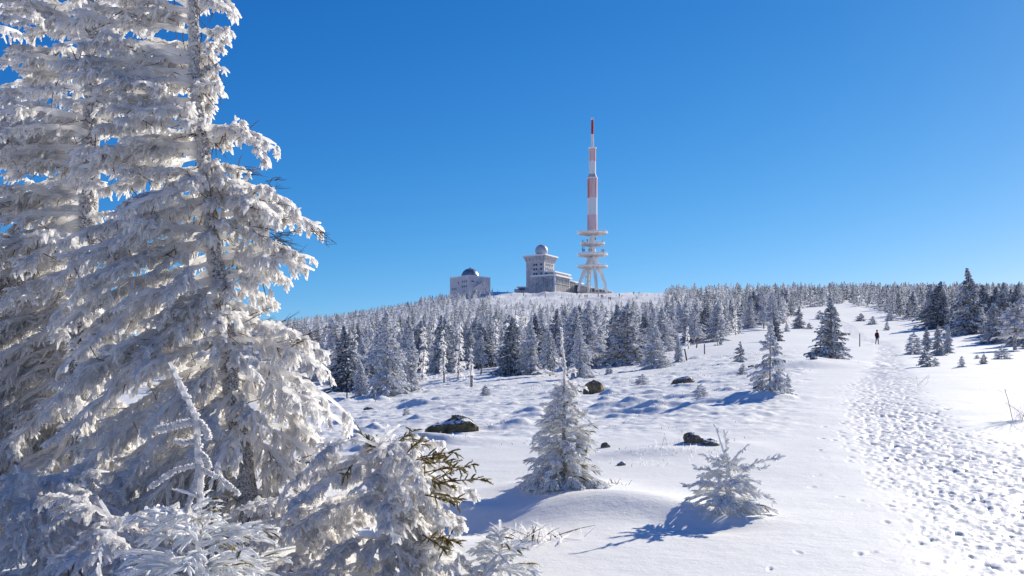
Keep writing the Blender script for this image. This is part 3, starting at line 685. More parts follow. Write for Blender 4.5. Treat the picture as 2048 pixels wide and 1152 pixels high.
# named trees: px, base row, top row, width px, kind, variant, name, label
NT = [
 (1663,728,594,100,'cone',1,'frosted_spruce','large cone-shaped frosted spruce standing alone just left of the footpath'),
 (1540,800,655,84,'open',0,'frosted_spruce','ragged open frosted spruce with a thin spire beside a dark rock'),
 (1575,790,748,34,'open',1,'young_spruce','small frosted spruce tucked against the right of the ragged one'),
 (1598,656,612,34,'cone',3,'frosted_spruce','stout frosted spruce on the far snow left of the large lone spruce'),
 (1551,682,630,36,'cone',6,'frosted_spruce','slim frosted spruce at the wood edge above the ragged open one'),
 (1480,726,684,34,'open',2,'young_spruce','little frosted spruce on hummocky snow in front of the wood edge'),
 (1485,752,728,26,'bush',1,'small_spruce','low frosted bushy spruce left of the ragged open one'),
 (1402,799,768,38,'bush',0,'small_spruce','round frosted bush-like spruce on open snow right of the black rock'),
 (1285,772,749,40,'bush',2,'small_spruce','low spreading frosted bush between the brown and the black rock'),
 (1218,749,728,20,'bush',0,'small_spruce','tiny frosted cone tree below the broad twin spruces'),
 (970,792,770,28,'bush',1,'small_spruce','lone low frosted bush on hummocks below the wood'),
 (812,833,812,22,'bush',2,'small_spruce','tiny frosted bush left of the long boulder'),
 (1357,726,670,30,'cone',7,'frosted_spruce','narrow frosted spruce beside a leaning post at the wood edge'),
 (1255,732,608,100,'cone',5,'frosted_spruce','broad frosted spruce, larger of a pair at the middle wood edge'),
 (1308,738,652,62,'cone',2,'frosted_spruce','smaller partner on the right of the broad spruce'),
 (1020,752,640,60,'cone',4,'frosted_spruce','dark frosted spruce at the wood edge, left of a close trio'),
 (1062,750,636,60,'cone',0,'frosted_spruce','middle spruce of the close trio at the wood edge'),
 (1160,758,650,60,'cone',2,'frosted_spruce','frosted spruce right behind the bare leader of the bushy young one'),
 (1100,752,655,46,'bare',2,'frosted_spruce','frosted spruce left behind the leader of the bushy young one'),
 (775,795,622,88,'cone',2,'frosted_spruce','tallest pale frosted spruce at the left front of the wood'),
 (822,786,664,66,'cone',0,'frosted_spruce','pale frosted spruce touching the right of the tallest front one'),
 (722,796,716,54,'cone',7,'frosted_spruce','short bushy frosted spruce left of the tallest front one'),
 (1940,672,541,96,'cone',1,'frosted_spruce','tall dark frosted spruce rising above the wood at the right'),
 (1874,655,562,84,'cone',4,'frosted_spruce','broad dark frosted spruce left of the tallest right-hand one'),
 (2030,700,598,84,'bare',1,'frosted_spruce','frosted spruce with ragged crown at the right edge'),
 (1990,690,610,70,'cone',5,'frosted_spruce','wide frosted spruce just left of the ragged right-edge tree'),
 (1828,708,664,44,'bush',0,'small_spruce','round bushy spruce, leftmost of the clump right of the footpath'),
 (1852,700,655,30,'cone',3,'young_spruce','slim spruce behind the leftmost bushes right of the footpath'),
 (1874,712,650,36,'cone',1,'young_spruce','young spruce with a long bare spire in the clump right of the path'),
 (1895,706,652,34,'cone',7,'young_spruce','rightmost pointed spruce of the clump right of the path'),
 (1851,735,692,38,'bush',1,'small_spruce','frosted bush at the front of the clump right of the path'),
 (1870,733,715,20,'bush',2,'small_spruce','tiny bush at the right foot of the front bush of the clump'),
 (1924,735,713,18,'bush',0,'small_spruce','small upright frosted bush alone right of the clump'),
 (1968,728,708,20,'bush',1,'small_spruce','small frosted bush with a shadow near the right-hand wood'),
 (2003,718,690,40,'bush',0,'small_spruce','wider frosted bush at the foot of the right-edge trees'),
 (1954,717,709,12,'bush',2,'small_spruce','tiniest frosted tuft-like bush near the right-hand wood'),
 (1722,643,627,24,'bush',1,'small_spruce','left one of three far bushes where the footpath ends'),
 (1746,650,634,24,'bush',0,'small_spruce','middle one of three far bushes where the footpath ends'),
 (1774,659,640,14,'open',0,'young_spruce','tiny slim spruce on the far snow right of the hiker'),
 (1780,642,624,28,'bush',2,'small_spruce','right one of three far bushes where the footpath ends'),
 (1573,662,645,14,'bush',0,'small_spruce','far tiny bush between two spruces left of the lone spruce'),
 (1618,657,644,16,'bush',1,'small_spruce','far tiny bush right beside the stout spruce'),
 (1640,640,622,20,'bush',2,'small_spruce','far tiny bush left behind the large lone spruce'),
]
for (px, pb, pt, w, kind, i, nm, lab) in NT:
    x, y = at(px, pb); H = (pb-pt)/F*y*1.03
    place(kind, i, x, y, H, lab, nm, 'tree', None, wf=(w/F*y)/(H*PW[kind]/PH[kind]))
# bare rimed trees and trunks in front of the wood
for (px, pb, pt, i, lab) in [
   (688,785,640,0,'bare rime-covered tree with drooping twigs at the left front of the wood'),
   (887,766,655,1,'pale bare trunk with a leaning top right of the front spruces'),
   (918,760,640,2,'crooked rimed tree in the open gap of the wood'),
   (846,762,650,3,'slim bare rimed tree behind the pale front spruces'),
   (655,760,650,1,'bare rimed tree just right of the tall foreground tree'),
   (942,765,690,0,'short bare tree with a broken look beside the gap'),
   (1376,700,650,2,'bare rimed tree behind the posts at the middle wood edge'),
   (1330,690,625,3,'thin bare tree between spruces at the middle wood edge')]:
    x, y = at(px, pb); place('snag', i, x, y, (pb-pt)/F*y, lab, 'bare_tree', 'tree', wf=.8)

# ------------------------------------------------------------------ the wood
EDGE = ([350,560,700,760,850,900,960,1050,1200,1250,1320,1400,1450,1500,1560,1590,1620,1700,1760,1800,1850,1900,1960,2048,2300],
        [785,778,782,772,757,748,742,744,748,722,716,692,680,664,646,616,613,610,618,636,646,656,676,694,700])
fr = np.random.default_rng(99)
cand = []
px = fr.uniform(380, 2140, 60000); d = 45+675*fr.random(60000)**.62
X = (px-1024)/F*d; Z = base_z(X, d); PY = HZ-Z*F/d
rag = fbm(px*.022, px*0+4, 3)*34*np.clip((px-300)/400, 0, 1)*np.where(px > 1560, .2, 1)
ok = PY < np.interp(px, *EDGE)+rag+np.where((fr.random(60000) < .05) & (px < 1560), 16*fr.random(60000), 0)
clear = (PY < 609) & (px > 985) & (px < 1330)
clear |= (PY < 618) & (px > 1040) & (px < 1230) & (fr.random(60000) < .75)
clump = fbm(X*.02, d*.02, 3)
low = clear & (fr.random(60000) < np.where(px < 1010, .5, .06)) & (d < 705) & ~((px > 1050) & (PY < 592))
ok &= (~clear | low); ok &= (clump > -.11) | (fr.random(60000) < .35*sstep(100, 300, d)+.12) | (px > 1650)
for k in np.nonzero(ok)[0]:
    cand.append((px[k], d[k], X[k], PY[k], low[k]))
cand = np.array(cand)
# thin by spacing
cell = {}; sel = []
for k in range(len(cand)):
    p, d_, x_, y_, lw = cand[k]
    y_ = d_; sp = np.interp(d_, [50,120,250,450,700], [3.7,4.0,4.7,5.5,5.8]); c = 6.0; cxi, cyi = int(x_//c), int(d_//c)
    good = True
    for a in (-1,0,1):
        for b in (-1,0,1):
            for (qx, qy) in cell.get((cxi+a, cyi+b), ()):
                if (qx-x_)**2+(qy-y_)**2 < sp*sp: good = False; break
            if not good: break
        if not good: break
    if good:
        cell.setdefault((cxi, cyi), []).append((x_, d_)); sel.append(k)
T = cand[sel]
TH = np.interp(T[:, 1], [50,90,160,300,450,600,720], [3.9,4.3,4.5,4.3,3.8,2.8,2.0])*np.where(fr.random(len(T)) < .22, fr.uniform(.22, .55, len(T)), fr.uniform(.6, 1.3, len(T)))
TH *= np.interp(T[:, 0], [400, 1300, 1600, 1750, 2048], [1.08, 1.05, 1.1, 1.1, 1.1])
TH *= np.where((T[:, 0] > 1500) & (T[:, 1] > 190), 1.3, 1)
TH = np.where((T[:, 0] > 1300) & (T[:, 1] > 500), np.maximum(TH, 2.8+fr.random(len(T))**2*4.2), TH)
TH = np.where((T[:, 0] < 985) & (T[:, 0] > 840) & (T[:, 1] > 560), 2.4+2.6*fr.random(len(T)), TH)
TH *= np.where((T[:, 0] > 990) & (T[:, 0] < 1340) & (T[:, 1] > 350), .68, 1)
TH = np.where(T[:, 4] > 0, .7+fr.random(len(T))*1.1, TH)
score = TH/T[:, 1]*np.where(T[:, 0] < 520, .2, 1)
# keep those whose top can be seen: skip trees buried behind the front ranks
topy = HZ-(base_z(T[:, 2], T[:, 1])+TH)*F/T[:, 1]
order = np.argsort(T[:, 1]); sky = np.full(2300, 2000.0); visible = np.zeros(len(T), bool)
for k in order:
    c = int(T[k, 0]); hw = max(1, int(.10*TH[k]*F/T[k, 1]))
    a, b = max(0, c-hw), min(2299, c+hw)
    if sky[a:b+1].mean() > topy[k]-2: visible[k] = True
    hp = TH[k]*F/T[k, 1]
    sky[a:b+1] = np.minimum(sky[a:b+1], topy[k]+hp*.25)
print('trees', len(T), 'visible', visible.sum())
T, TH, score = T[visible], TH[visible], score[visible]
rank = np.argsort(-score); near_set = rank[:236]; far_set = rank[236:]
def zone(px, d_):
    if px > 1690: return ('frosted spruce in the dark wood right of the footpath', 'spruces of the wood right of the footpath')
    if px > 1330: return ('frosted spruce of the wood between the tower and the footpath', 'spruces of the wood between tower and footpath')
    if px > 980: return ('frosted spruce in the wood on the slope below the red-and-white mast', 'spruces of the wood below the mast')
    return ('frosted spruce in the wood below the small domed building, left part of the slope', 'spruces of the wood on the left slope')
for k in near_set:
    p, d_, x_, _, _ = T[k]; lab, grp = zone(p, d_); u = fr.random()
    pale = p < 1330
    if p > 1560: kind, i = ('cone', int(fr.choice([1,3,4,5,6,4,6])))
    elif u < .68: kind, i = ('cone', int(fr.choice([0,1,2,3,7,5,4])))
    elif u < .88: kind, i = ('bare', int(fr.integers(0, 4)))
    else: kind, i = ('snag', int(fr.integers(0, 4)))
    if kind == 'snag':
        place(kind, i, x_, d_, TH[k]*1.05, lab.replace('frosted spruce', 'bare rimed tree'), 'bare_tree', 'tree', grp.replace('spruces', 'bare trees'), rz=fr.uniform(0, 6))
    else:
        place(kind, i, x_, d_, TH[k], lab, 'frosted_spruce', 'tree', grp, wf=fr.uniform(1.1, 1.65), rz=fr.uniform(0, 6), lean=fr.normal()*.05)
L1 = []
for i in range(6):
    tb, mb = spruce_geo(200+i, H=5, pw=1.0, Rr=[1.5,1.3,1.6,1.25,1.5,1.35][i], nwh=18, nb=8, ns=7, bare=.05+.1*(i % 2), lod=1, tipbend=(-1)**i*.8); a = tb.arrays(); b = mb.arrays(); L1.append((a, b))
L2 = []
for i in range(6):
    tb, mb = spruce_geo(220+i, H=5, pw=1.05, Rr=[1.5,1.3,1.7,1.4,1.55,1.35][i], nwh=12, nb=5, ns=5, bare=.05, lod=2); L2.append((tb.arrays(), mb.arrays()))
big = MB()
FM = [M['bark_far'], M['frost_a'], M['frost_b'], M['frost_c']]
zz_ = ground(T[far_set, 2], T[far_set, 1])
for k, zg in zip(far_set, zz_):
    p, d_, x_, _, _ = T[k]; px_h = TH[k]*F/d_; (tv, tq, _m), (cv, cq, _m2) = (L1 if px_h > 34 else L2)[int(fr.integers(0, 6))]
    a = fr.uniform(0, 2*pi); c, s = cos(a), sin(a); sc = TH[k]/5; wf = fr.uniform(1.0, 1.5)*sc
    def xf(v):
        o = np.empty_like(v); o[:, 0] = (v[:, 0]*c-v[:, 1]*s)*wf+x_; o[:, 1] = (v[:, 0]*s+v[:, 1]*c)*wf+d_; o[:, 2] = v[:, 2]*sc+zg-.05; return o
    mi = int(fr.choice([1,2,3], p=[.27,.43,.30] if p < 1500 else [.12,.43,.45]))
    big.add((xf(tv), tq), 0); big.add((xf(cv), cq), mi)
o = big.obj('distant_wood', FM); tag(o, 'far ranks of frosted spruces covering the slope up to the skyline', 'forest', None, 'stuff')
print('far trees', len(far_set), 'quads', len(o.data.polygons))

# ------------------------------------------------------------------ rocks
def rock(name, px, pb, wpx, hpx, label, seed, mt, depth=.7, flat=0., snowcap=True):
    g = np.random.default_rng(seed); x, y = at(px, pb); z = float(ground(x, y)); s = y/F
    n, m = 22, 12; th = np.arange(n)*2*pi/n; ph = np.linspace(-.35, pi/2, m)
    V = []
    k1, k2 = g.uniform(0, 6, 2)
    for p_ in ph:
        for t_ in th:
            cx_, cy_, cz_ = cos(t_)*cos(p_), sin(t_)*cos(p_), sin(p_)
            q = 1/((abs(cx_)**2.6+abs(cy_)**2.6+abs(cz_)**2.6)**(1/2.6))
            nz = 1+.30*float(fbm(np.array(cx_*1.6+seed), np.array(cz_*1.6+cy_*1.3+k1), 3))*1.4
            V.append((cx_*q*nz*wpx*s/2, cy_*q*nz*wpx*s/2*depth, (cz_*q*nz*(1+.22*cos(t_+k2)*1))*hpx*s*.95))
    Q = [(a*n+b, a*n+(b+1) % n, (a+1)*n+(b+1) % n, (a+1)*n+b) for a in range(m-1) for b in range(n)]
    o = MB().add((np.array(V), Q)).obj(name, mt, None, False); o.location = (x, y, z-.01*hpx*s); tag(o, label, 'rock'); return o
def m_rock(name, c1, c2, cap=.75):
    m, nt, o = mat(name); f = noise(nt, 7, 5, .7); g2 = noise(nt, 14, 3, .6)
    ge = nt.nodes.new('ShaderNodeNewGeometry'); sx = nt.nodes.new('ShaderNodeSeparateXYZ'); nt.links.new(ge.outputs['Normal'], sx.inputs[0])
    v = mth(nt, 'ADD', sx.outputs[2], mth(nt, 'MULTIPLY', mth(nt, 'SUBTRACT', g2, .5), 1.2))
    fr_ = ramp(nt, v, [(cap, (0,0,0)), (cap+.05, (1,1,1))])
    col = mixc(nt, fr_, ramp(nt, f, [(.35, c1), (.65, c2)]), (.88,.88,.9)); finish(nt, o, col, .85, bump=mth(nt, 'ADD', f, g2), dist=.05, strength=.8); return m
RK = m_rock('lichen_rock', (.055,.05,.03), (.20,.165,.09)); RD = m_rock('dark_rock', (.09,.075,.055), (.27,.215,.155), .72); RB = m_rock('brown_rock', (.12,.085,.045), (.33,.25,.15), .9)
rock('boulder', 903, 868, 104, 34, 'long low brown boulder with snow on top, at the left of the open snow', 1, RK, .5)
rock('boulder', 1188, 790, 44, 26, 'light brown boulder just right of the young spruce leader', 2, RB)
rock('boulder', 1367, 768, 46, 14, 'black flat-topped boulder in the middle of the hummocky snow', 3, RD)
rock('rock', 1389, 895, 44, 17, 'dark pointed rock, left of two above the small open spruce', 4, RD)
rock('rock', 1420, 897, 36, 11, 'dark lower rock, right of two above the small open spruce', 5, RD)
rock('rock', 1211, 893, 20, 9, 'small dark stone on smooth snow right of the bushy young spruce', 6, RD)
rock('rock', 1243, 929, 18, 7, 'smallest dark stone showing in a snow hollow', 7, RD)
rock('rock', 1152, 788, 26, 7, 'thin dark slab left of the light brown boulder', 8, RK)
rock('rock', 1519, 778, 26, 16, 'dark rock at the left foot of the ragged open spruce', 9, RD)
rock('rock', 1347, 811, 14, 5, 'small flat dark stone right of the wind-blown drift', 10, RD)
rock('rock', 1503, 736, 16, 5, 'flat brown stone above the low bush near the ragged spruce', 13, RB)
rock('rock', 738, 819, 22, 6, 'dark stone in a shaded hollow below the front spruces', 14, RD)
rock('rock', 1008, 843, 18, 4, 'thin dark stone on snow right of the long boulder', 15, RK)
rock('rock', 876, 915, 24, 14, 'small brown rock behind the tips of the arching spruce', 16, RK)
rock('rock', 1545, 702, 10, 5, 'tiny dark stone on far snow below the slim wood-edge spruce', 17, RD)
rock('rock', 1628, 735, 14, 5, 'small stone in the shadow of the large lone spruce', 18, RD)

# ------------------------------------------------------------------ posts and stumps
def post(name, px, pb, pt, label, w=3.2, lean=0., mt=None, cat='post'):
    x, y = at(px, pb); z = float(ground(x, y)); H = (pb-pt)/F*y; r = w/2/F*y
    q = np.array([[0,0,-.1],[lean*.5*H,0,H*.5],[lean*H,0,H]]); mb = MB().add(tubes(resample(q, 6)[None], np.linspace(r, r*.85, 6)[None], 8, .08)); mb.add(tubes(np.array([[[lean*H,0,H],[lean*H,0,H+.01]]]), np.array([[r*.85, .001]]), 8))
    o = mb.obj(name, mt or M['bark_far'], None, True); o.location = (x, y, z); tag(o, label, cat)
SW = simple('weathered_post_wood', (.20,.165,.14), .85, .3, 12)
DW = simple('dark_post_wood', (.06,.05,.045), .85, .3, 12)
post('marker_pole', 1719.5, 697, 671, 'thin wooden marker pole in the snow left of the hiker', 2.2, 0, SW, 'pole')
post('wooden_post', 1374, 723, 699, 'dark leaning wooden post right of the narrow frosted spruce', 3.0, -.2, DW)
post('wooden_post', 1409, 709, 689, 'upright wooden post on hummocky snow, right of the leaning one', 2.4, 0, DW)
post('wooden_post', 1393, 698, 680, 'grey stake near a bare tree, farther than the other posts', 3, .1, SW)
post('tree_stump', 943, 775, 752, 'short broken stump sticking from snow below the gap in the wood', 6, .02, None, 'stump')
post('tree_stump', 749, 800, 776, 'frosted broken stump in front of the tallest pale spruce', 5, .05, None, 'stump')
post('tree_stump', 694, 801, 786, 'thin dark stump in the blue shadow at the left of the wood', 3, .0, DW, 'stump')
post('tree_stump', 988, 754, 744, 'slanting dead stem leaning left beside the dark spruce', 2.6, -.7, DW, 'stump')
post('tree_stump', 962, 750, 722, 'thin dead stem standing in the gap of the wood', 4, .08, None, 'stump')

# ------------------------------------------------------------------ frosted grass and twigs poking through the snow
g = np.random.default_rng(61)
gm = simple('frosted_grass_blade', (.62,.58,.54), .8); GB = []
def tuft(cx_, cy_, n, h, sp, mb, rad=.004, brown=.25):
    a = g.normal(size=(n,2))*sp; bx = cx_+a[:, 0]; by = cy_+a[:, 1]; bz = ground(bx, by)-.02
    b = np.stack([bx, by, bz], 1); hh = h*g.uniform(.4, 1.2, n)
    tip = b+np.stack([g.normal(size=n)*.45*hh, g.normal(size=n)*.45*hh, hh], 1); m_ = b+(tip-b)*.5+np.array([0,0,1.])*(hh*.12)[:, None]
    isb = g.random(n) < brown
    for q, mi in ((~isb, 0), (isb, 1)):
        if q.any(): mb.add(tubes(np.stack([b, m_, tip], 1)[q], np.tile([rad, rad*.9, rad*.3], (q.sum(),1)), 3), mi)
mb = MB(); cnt = 0
for (mx, my, sx, sy, rot, h) in MOUNDS:
    if h < .08 or my < 14 or my > 90: continue
    if g.random() < .75: tuft(mx+g.normal()*sx*.5+.3*sx, my+g.normal()*sy*.5, int(g.integers(8, 30)), .07*(my/25)**.3, sx*.5, mb, .0045*(my/20)**.5, .3)
for _ in range(260):
    d_ = 14+70*g.random(); p_ = g.uniform(650, 1560)
    tuft((p_-1024)/F*d_, d_, int(g.integers(4, 14)), .06*(d_/25)**.3, .15, mb, .0045*(d_/20)**.5, .35)
for (a_, b_, n_) in [(1390,905,60),(1330,912,60),(1280,925,50),(1350,900,60),(1420,905,50),(1300,790,70),(1400,795,40),(1340,780,60),(1530,803,14)]:
    x, y = at(a_, b_); tuft(x, y, n_, .045, .28*y/14, mb, .003, .2)
o = mb.obj('frosted_grass', [M['rime_fine'], M['twig']]); tag(o, 'frosted grass blades poking through the snow between the hummocks', 'grass', None, 'stuff')
def dry_clump(name, px, py, n, h, sp, label, rad=.003, brown=.5, flat=.6, cat='plant'):
    x, y = at(px, py); mb = MB(); z0 = float(ground(x, y))
    a = g.normal(size=(n,2))*sp; b = np.stack([a[:, 0], a[:, 1]*.6, ground(a[:, 0]+x, a[:, 1]*.6+y)-z0-.02], 1); hh = h*g.uniform(.4, 1.2, n)
    dx = g.normal(size=n)*flat; tip = b+np.stack([dx*hh, g.normal(size=n)*flat*hh, hh], 1); m_ = b+(tip-b)*.55+np.array([0,0,1.])*(hh*.25)[:, None]
    isb = g.random(n) < brown
    for q, mi in ((~isb, 0), (isb, 1)):
        if q.any():
            P_ = bez(b[q], m_[q], tip[q], 5); mb.add(tubes(P_, np.tile(np.array([1,1,.9,.7,.3])*rad, (q.sum(),1)), 4, .2), mi)
            i = np.repeat(np.nonzero(q)[0], 3); c_ = b[i]+(tip[i]-b[i])*g.uniform(.4,.95,(len(i),1))+np.array([0,0,.06])*hh[i][:, None]; e_ = c_+unit(tip[i]-b[i]+g.normal(size=(len(i),3))*.5*hh[i][:, None])*(.25*hh[i])[:, None]
            mb.add(tubes(np.stack([c_, e_], 1), np.tile([rad*.7, rad*.3], (len(i),1)), 3), mi)
    o = mb.obj(name, [M['rime_fine'], M['twig']]); o.location = (x, y, z0); tag(o, label, cat); return o
dry_clump('dry_grass_clump', 1075, 1078, 95, .13, .13, 'low tangle of frosted dry stalks in front of the bushy young spruce', .0032, .15, 1.1)
dry_clump('dry_stalks', 1325, 902, 9, .16, .22, 'few thin frosted stalks left of the two dark rocks', .0018, .4, .5)
dry_clump('bare_shrub', 2052, 838, 60, .62, .14, 'bare frosted shrub with spreading twigs cut by the right edge', .0045, .12, .8, 'shrub')
dry_clump('dry_stalks', 1842, 770, 10, .30, .10, 'small upright dry stalks on smooth snow right of the footpath', .0028, .6, .7)
dry_clump('dry_stalks', 1484, 792, 10, .13, .05, 'tiny brown stalks on snow left of the ragged open spruce', .006, .9, .5)
dry_clump('dry_stalks', 1232, 976, 14, .07, .05, 'short brown stalks at the right foot of the bushy young spruce', .0025, .9, .7)

# ------------------------------------------------------------------ people
def m_person(name, top, legs, hair=(.02,.015,.012), skin=(.35,.2,.14)):
    m, nt, o = mat(name); tc = nt.nodes.new('ShaderNodeTexCoord'); sx = nt.nodes.new('ShaderNodeSeparateXYZ'); nt.links.new(tc.outputs['Object'], sx.inputs[0])
    v = mth(nt, 'MULTIPLY', sx.outputs[2], 1/2.0)
    r = nt.nodes.new('ShaderNodeValToRGB'); r.color_ramp.interpolation = 'CONSTANT'; e = r.color_ramp.elements
    st = [(0, (.02,.018,.016)), (.05, legs), (.43, top), (.745, skin)]
    while len(e) < 4: e.new(.5)
    for i, (p, c) in enumerate(st): e[i].position = p; e[i].color = (*c, 1)
    nt.links.new(v, r.inputs[0]); finish(nt, o, r.outputs[0], .85); return m
def person_mesh(name, mt, fingers=True, step=.16):
    J = {'pel': (0,0,.95,.15), 'bel': (0,0,1.12,.145), 'che': (0,0,1.32,.165), 'nek': (0,.0,1.49,.06), 'hd0': (0,-.01,1.58,.085), 'hd1': (0,-.01,1.70,.085)}
    E = [('pel','bel'),('bel','che'),('che','nek'),('nek','hd0'),('hd0','hd1')]
    for s, k in ((-1,'l'),(1,'r')):
        f = step*s
        J.update({k+'hip': (s*.09,0,.88,.105), k+'kne': (s*.10,-.04-f*.35,.50,.072), k+'ank': (s*.10,-f+.02,.11,.052), k+'toe': (s*.11,-f-.15,.05,.04),
                  k+'sho': (s*.17,0,1.42,.075), k+'elb': (s*.27,.03+f*.3,1.14,.055), k+'wri': (s*.28,-.08+f*.6,.93,.036), k+'pal': (s*.28,-.11+f*.6,.86,.036)})
        E += [('pel',k+'hip'),(k+'hip',k+'kne'),(k+'kne',k+'ank'),(k+'ank',k+'toe'),('che',k+'sho'),(k+'sho',k+'elb'),(k+'elb',k+'wri'),(k+'wri',k+'pal')]
        if fingers:
            for q in range(5):
                y0 = -.15+.022*q; ln = [.055,.085,.092,.085,.065][q]
                J[k+'f%d' % q] = (s*(.285-.01*(q == 0)), y0+f*.6+(-.03 if q == 0 else 0), .86-ln, .010); E.append((k+'pal', k+'f%d' % q))
    keys = list(J); me = bpy.data.meshes.new(name)
    me.from_pydata([J[k][:3] for k in keys], [(keys.index(a), keys.index(b)) for a, b in E], [])
    o = bpy.data.objects.new(name, me); COL.objects.link(o)
    md = o.modifiers.new('skin', 'SKIN'); md.use_smooth_shade = True
    for i, k in enumerate(keys): me.skin_vertices[0].data[i].radius = (J[k][3], J[k][3])
    me.skin_vertices[0].data[0].use_root = True
    o.modifiers.new('sub', 'SUBSURF').levels = 1; o.modifiers['sub'].render_levels = 1
    dg = bpy.context.evaluated_depsgraph_get(); dg.update()
    m2 = bpy.data.meshes.new_from_object(o.evaluated_get(dg)); m2.name = name; bpy.data.objects.remove(o)
    m2.materials.clear(); m2.materials.append(mt); return m2
HM = m_person('maroon_jacket_and_jeans', (.075,.018,.025), (.06,.08,.15))
DKC = simple('dark_hair', (.02,.014,.011), .9)
x, y = at(1754, 691); z = float(ground(x, y))
root = empty('person', (x, y, z-.03), .15); root.scale = (1,)*3
root.scale = (.94,)*3; tag(root, 'hiker in a dark maroon jacket and jeans walking on the trodden path', 'person')
link(bpy.data.objects.new('body', person_mesh('body', HM)), root)
hb = MB(); hb.lathe([(.06,1.60),(.10,1.63),(.115,1.70),(.105,1.77),(.06,1.815),(.01,1.825)], 14, 0, 0, .015); hb.obj('hair', DKC, root, True)
jb = MB()    # open jacket hem and collar
jb.lathe([(.20,.84),(.205,.95),(.195,1.15),(.215,1.34),(.17,1.44),(.09,1.50)], 16, 0, 0, 0, cap=False); jk = jb.obj('jacket', simple('maroon_cloth', (.075,.016,.024), .9, .2), root, True)
jk.scale = (1.0, .78, 1)
mb = MB()
tm = {}
cl = [('dark', (.02,.02,.025), (.02,.02,.03)), ('green', (.03,.12,.06), (.02,.025,.03)), ('red', (.25,.03,.03), (.02,.02,.03)), ('blue', (.03,.05,.14), (.02,.02,.02))]
PM = {k: person_mesh('body', m_person(k+'_clothes', t_, l_), False, .12) for k, t_, l_ in cl}
for (px_, py_, c_, lab) in [
   (1047,588,'dark','tiny person in dark clothes alone on the snow left below the tower house'),
   (1090.6,590,'dark','tiny dark person on the slope below the low glazed annex'),
   (1154,587,'dark','tiny person nearest the left leg of the mast tower'),
   (1158.5,592.5,'green','tiny person in green, left of the group below the mast'),
   (1162,589.5,'dark','tiny dark person right behind the one in green'),
   (1170,592.5,'red','tiny person in reddish clothes in the middle of the group below the mast'),
   (1174,592.5,'dark','tiny dark person at the right of the group below the mast'),
   (1196.4,590,'dark','tiny dark person under the right leg of the mast'),
   (1202.6,592.5,'dark','left of two tiny walkers right of the mast foot'),
   (1205.6,592.5,'blue','right of two tiny walkers right of the mast foot'),
   (1217.8,602,'dark','left of two tiny dark walkers nearest the tree tops'),
   (1221,602,'red','right of two tiny walkers nearest the tree tops'),
   (1238.6,590,'dark','tiny dark person on the snow field right of the mast'),
   (1267.5,586,'dark','left of two far people on the skyline path right of the mast'),
   (1278,586,'dark','rightmost far person on the skyline path')]:
    dq = np.linspace(500, 722, 500); xq = (px_-1024)/F*dq; zq = ground(xq, dq); pq = np.minimum.accumulate(HZ-zq*F/dq)
    py_ += 4.5 if py_ < 600 else 0; kq = int(np.argmax(pq <= py_)) if (pq <= py_).any() else int(np.argmin(HZ-zq*F/dq)); x, y, z = xq[kq], dq[kq], float(zq[kq])
    o = link(bpy.data.objects.new('person', PM[c_])); o.location = (x, y, z); o.rotation_euler = (0, 0, rng.uniform(0, 6)); tag(o, lab, 'person', 'people walking on the summit'); o.scale = (1.3,)*3

# ------------------------------------------------------------------ summit buildings
D = 723.0; U = D/F
def m_frostpaint(name, c, frost=.5, sc=.25, str_=(1,1,.35), amt=.55, rough=.7):
    m, nt, o = mat(name); f = noise(nt, sc, 5, .65, stretch=str_)
    fr_ = ramp(nt, f, [(frost-.1, (amt,)*3), (frost+.08, (0,0,0))]); col = mixc(nt, fr_, c, (.80,.80,.83)); finish(nt, o, col, rough, spec=.2); return m
WHT = m_frostpaint('frosted_white_concrete', (.70,.70,.72), amt=.8); RED = m_frostpaint('red_paint_under_frost', (.55,.09,.06), .56, .22, (1,1,.12), .62)
REDT = m_frostpaint('red_antenna_paint', (.42,.05,.04), .35, .5, (1,1,.4), .4)
GRY = m_frostpaint('grey_cone_cladding', (.36,.40,.46), .4); CON = m_frostpaint('frosted_concrete', (.50,.49,.50), .5, .3, (1,1,.6), .5)
STN = m_frostpaint('frosted_stone_wall', (.42,.41,.43), .5, .35, (1,1,1), .4); DRK = m_frostpaint('dark_window_glass', (.06,.08,.12), .38, 1.2, (1,1,1), .45, .25)
MTL = m_frostpaint('frosted_steel', (.28,.29,.31), .5, .8, (1,1,1), .6)
SNC = simple('roof_snow', (.88,.88,.90), .6)
def gz_at(px): x = (px-1024)*U; return (HZ-579)/F*D
Z0 = gz_at(0)
def H_(py): return (578.5-py)*U
# mast tower
tw = empty('mast_tower', ((1187-1024)*U, D+10, Z0)); tag(tw, 'tall red-and-white broadcasting mast on splayed concrete legs with four round platforms', 'tower')
kk = (D+10)/D
def HT(py): return (HZ-py)/F*(D+10) - Z0
u = U*kk
def cyl(name, y0, y1, r0, r1, mt, n=28): return MB().lathe([(r0*u, HT(y0)), (r1*u, HT(y1))], n).obj(name, mt, tw, False)
for o in (cyl('mast_section', 461.5, 430.5, 9.9, 9.9, RED), cyl('mast_section', 430.5, 396.5, 9.7, 9.7, WHT), cyl('mast_section', 396.5, 357.5, 9.9, 9.9, RED)): pass
cyl('mast_collar', 357.5, 355.5, 10.6, 10.6, WHT); cyl('mast_cone', 355.5, 348.5, 9.8, 7.0, GRY); cyl('mast_section', 348.5, 322.5, 6.8, 6.8, WHT); cyl('mast_section', 322.5, 298, 7.0, 7.0, RED)
MB().lathe([(7.4*u, HT(298)), (8.6*u, HT(296.5)), (8.6*u, HT(295.8)), (3*u, HT(295.5))], 24).obj('mast_ring', WHT, tw)
mb = MB()
for k in range(12):
    a = k*pi/6; mb.bar((8.3*u*cos(a), 8.3*u*sin(a), HT(296)), (8.3*u*cos(a), 8.3*u*sin(a), HT(293.5)), .09, 4)
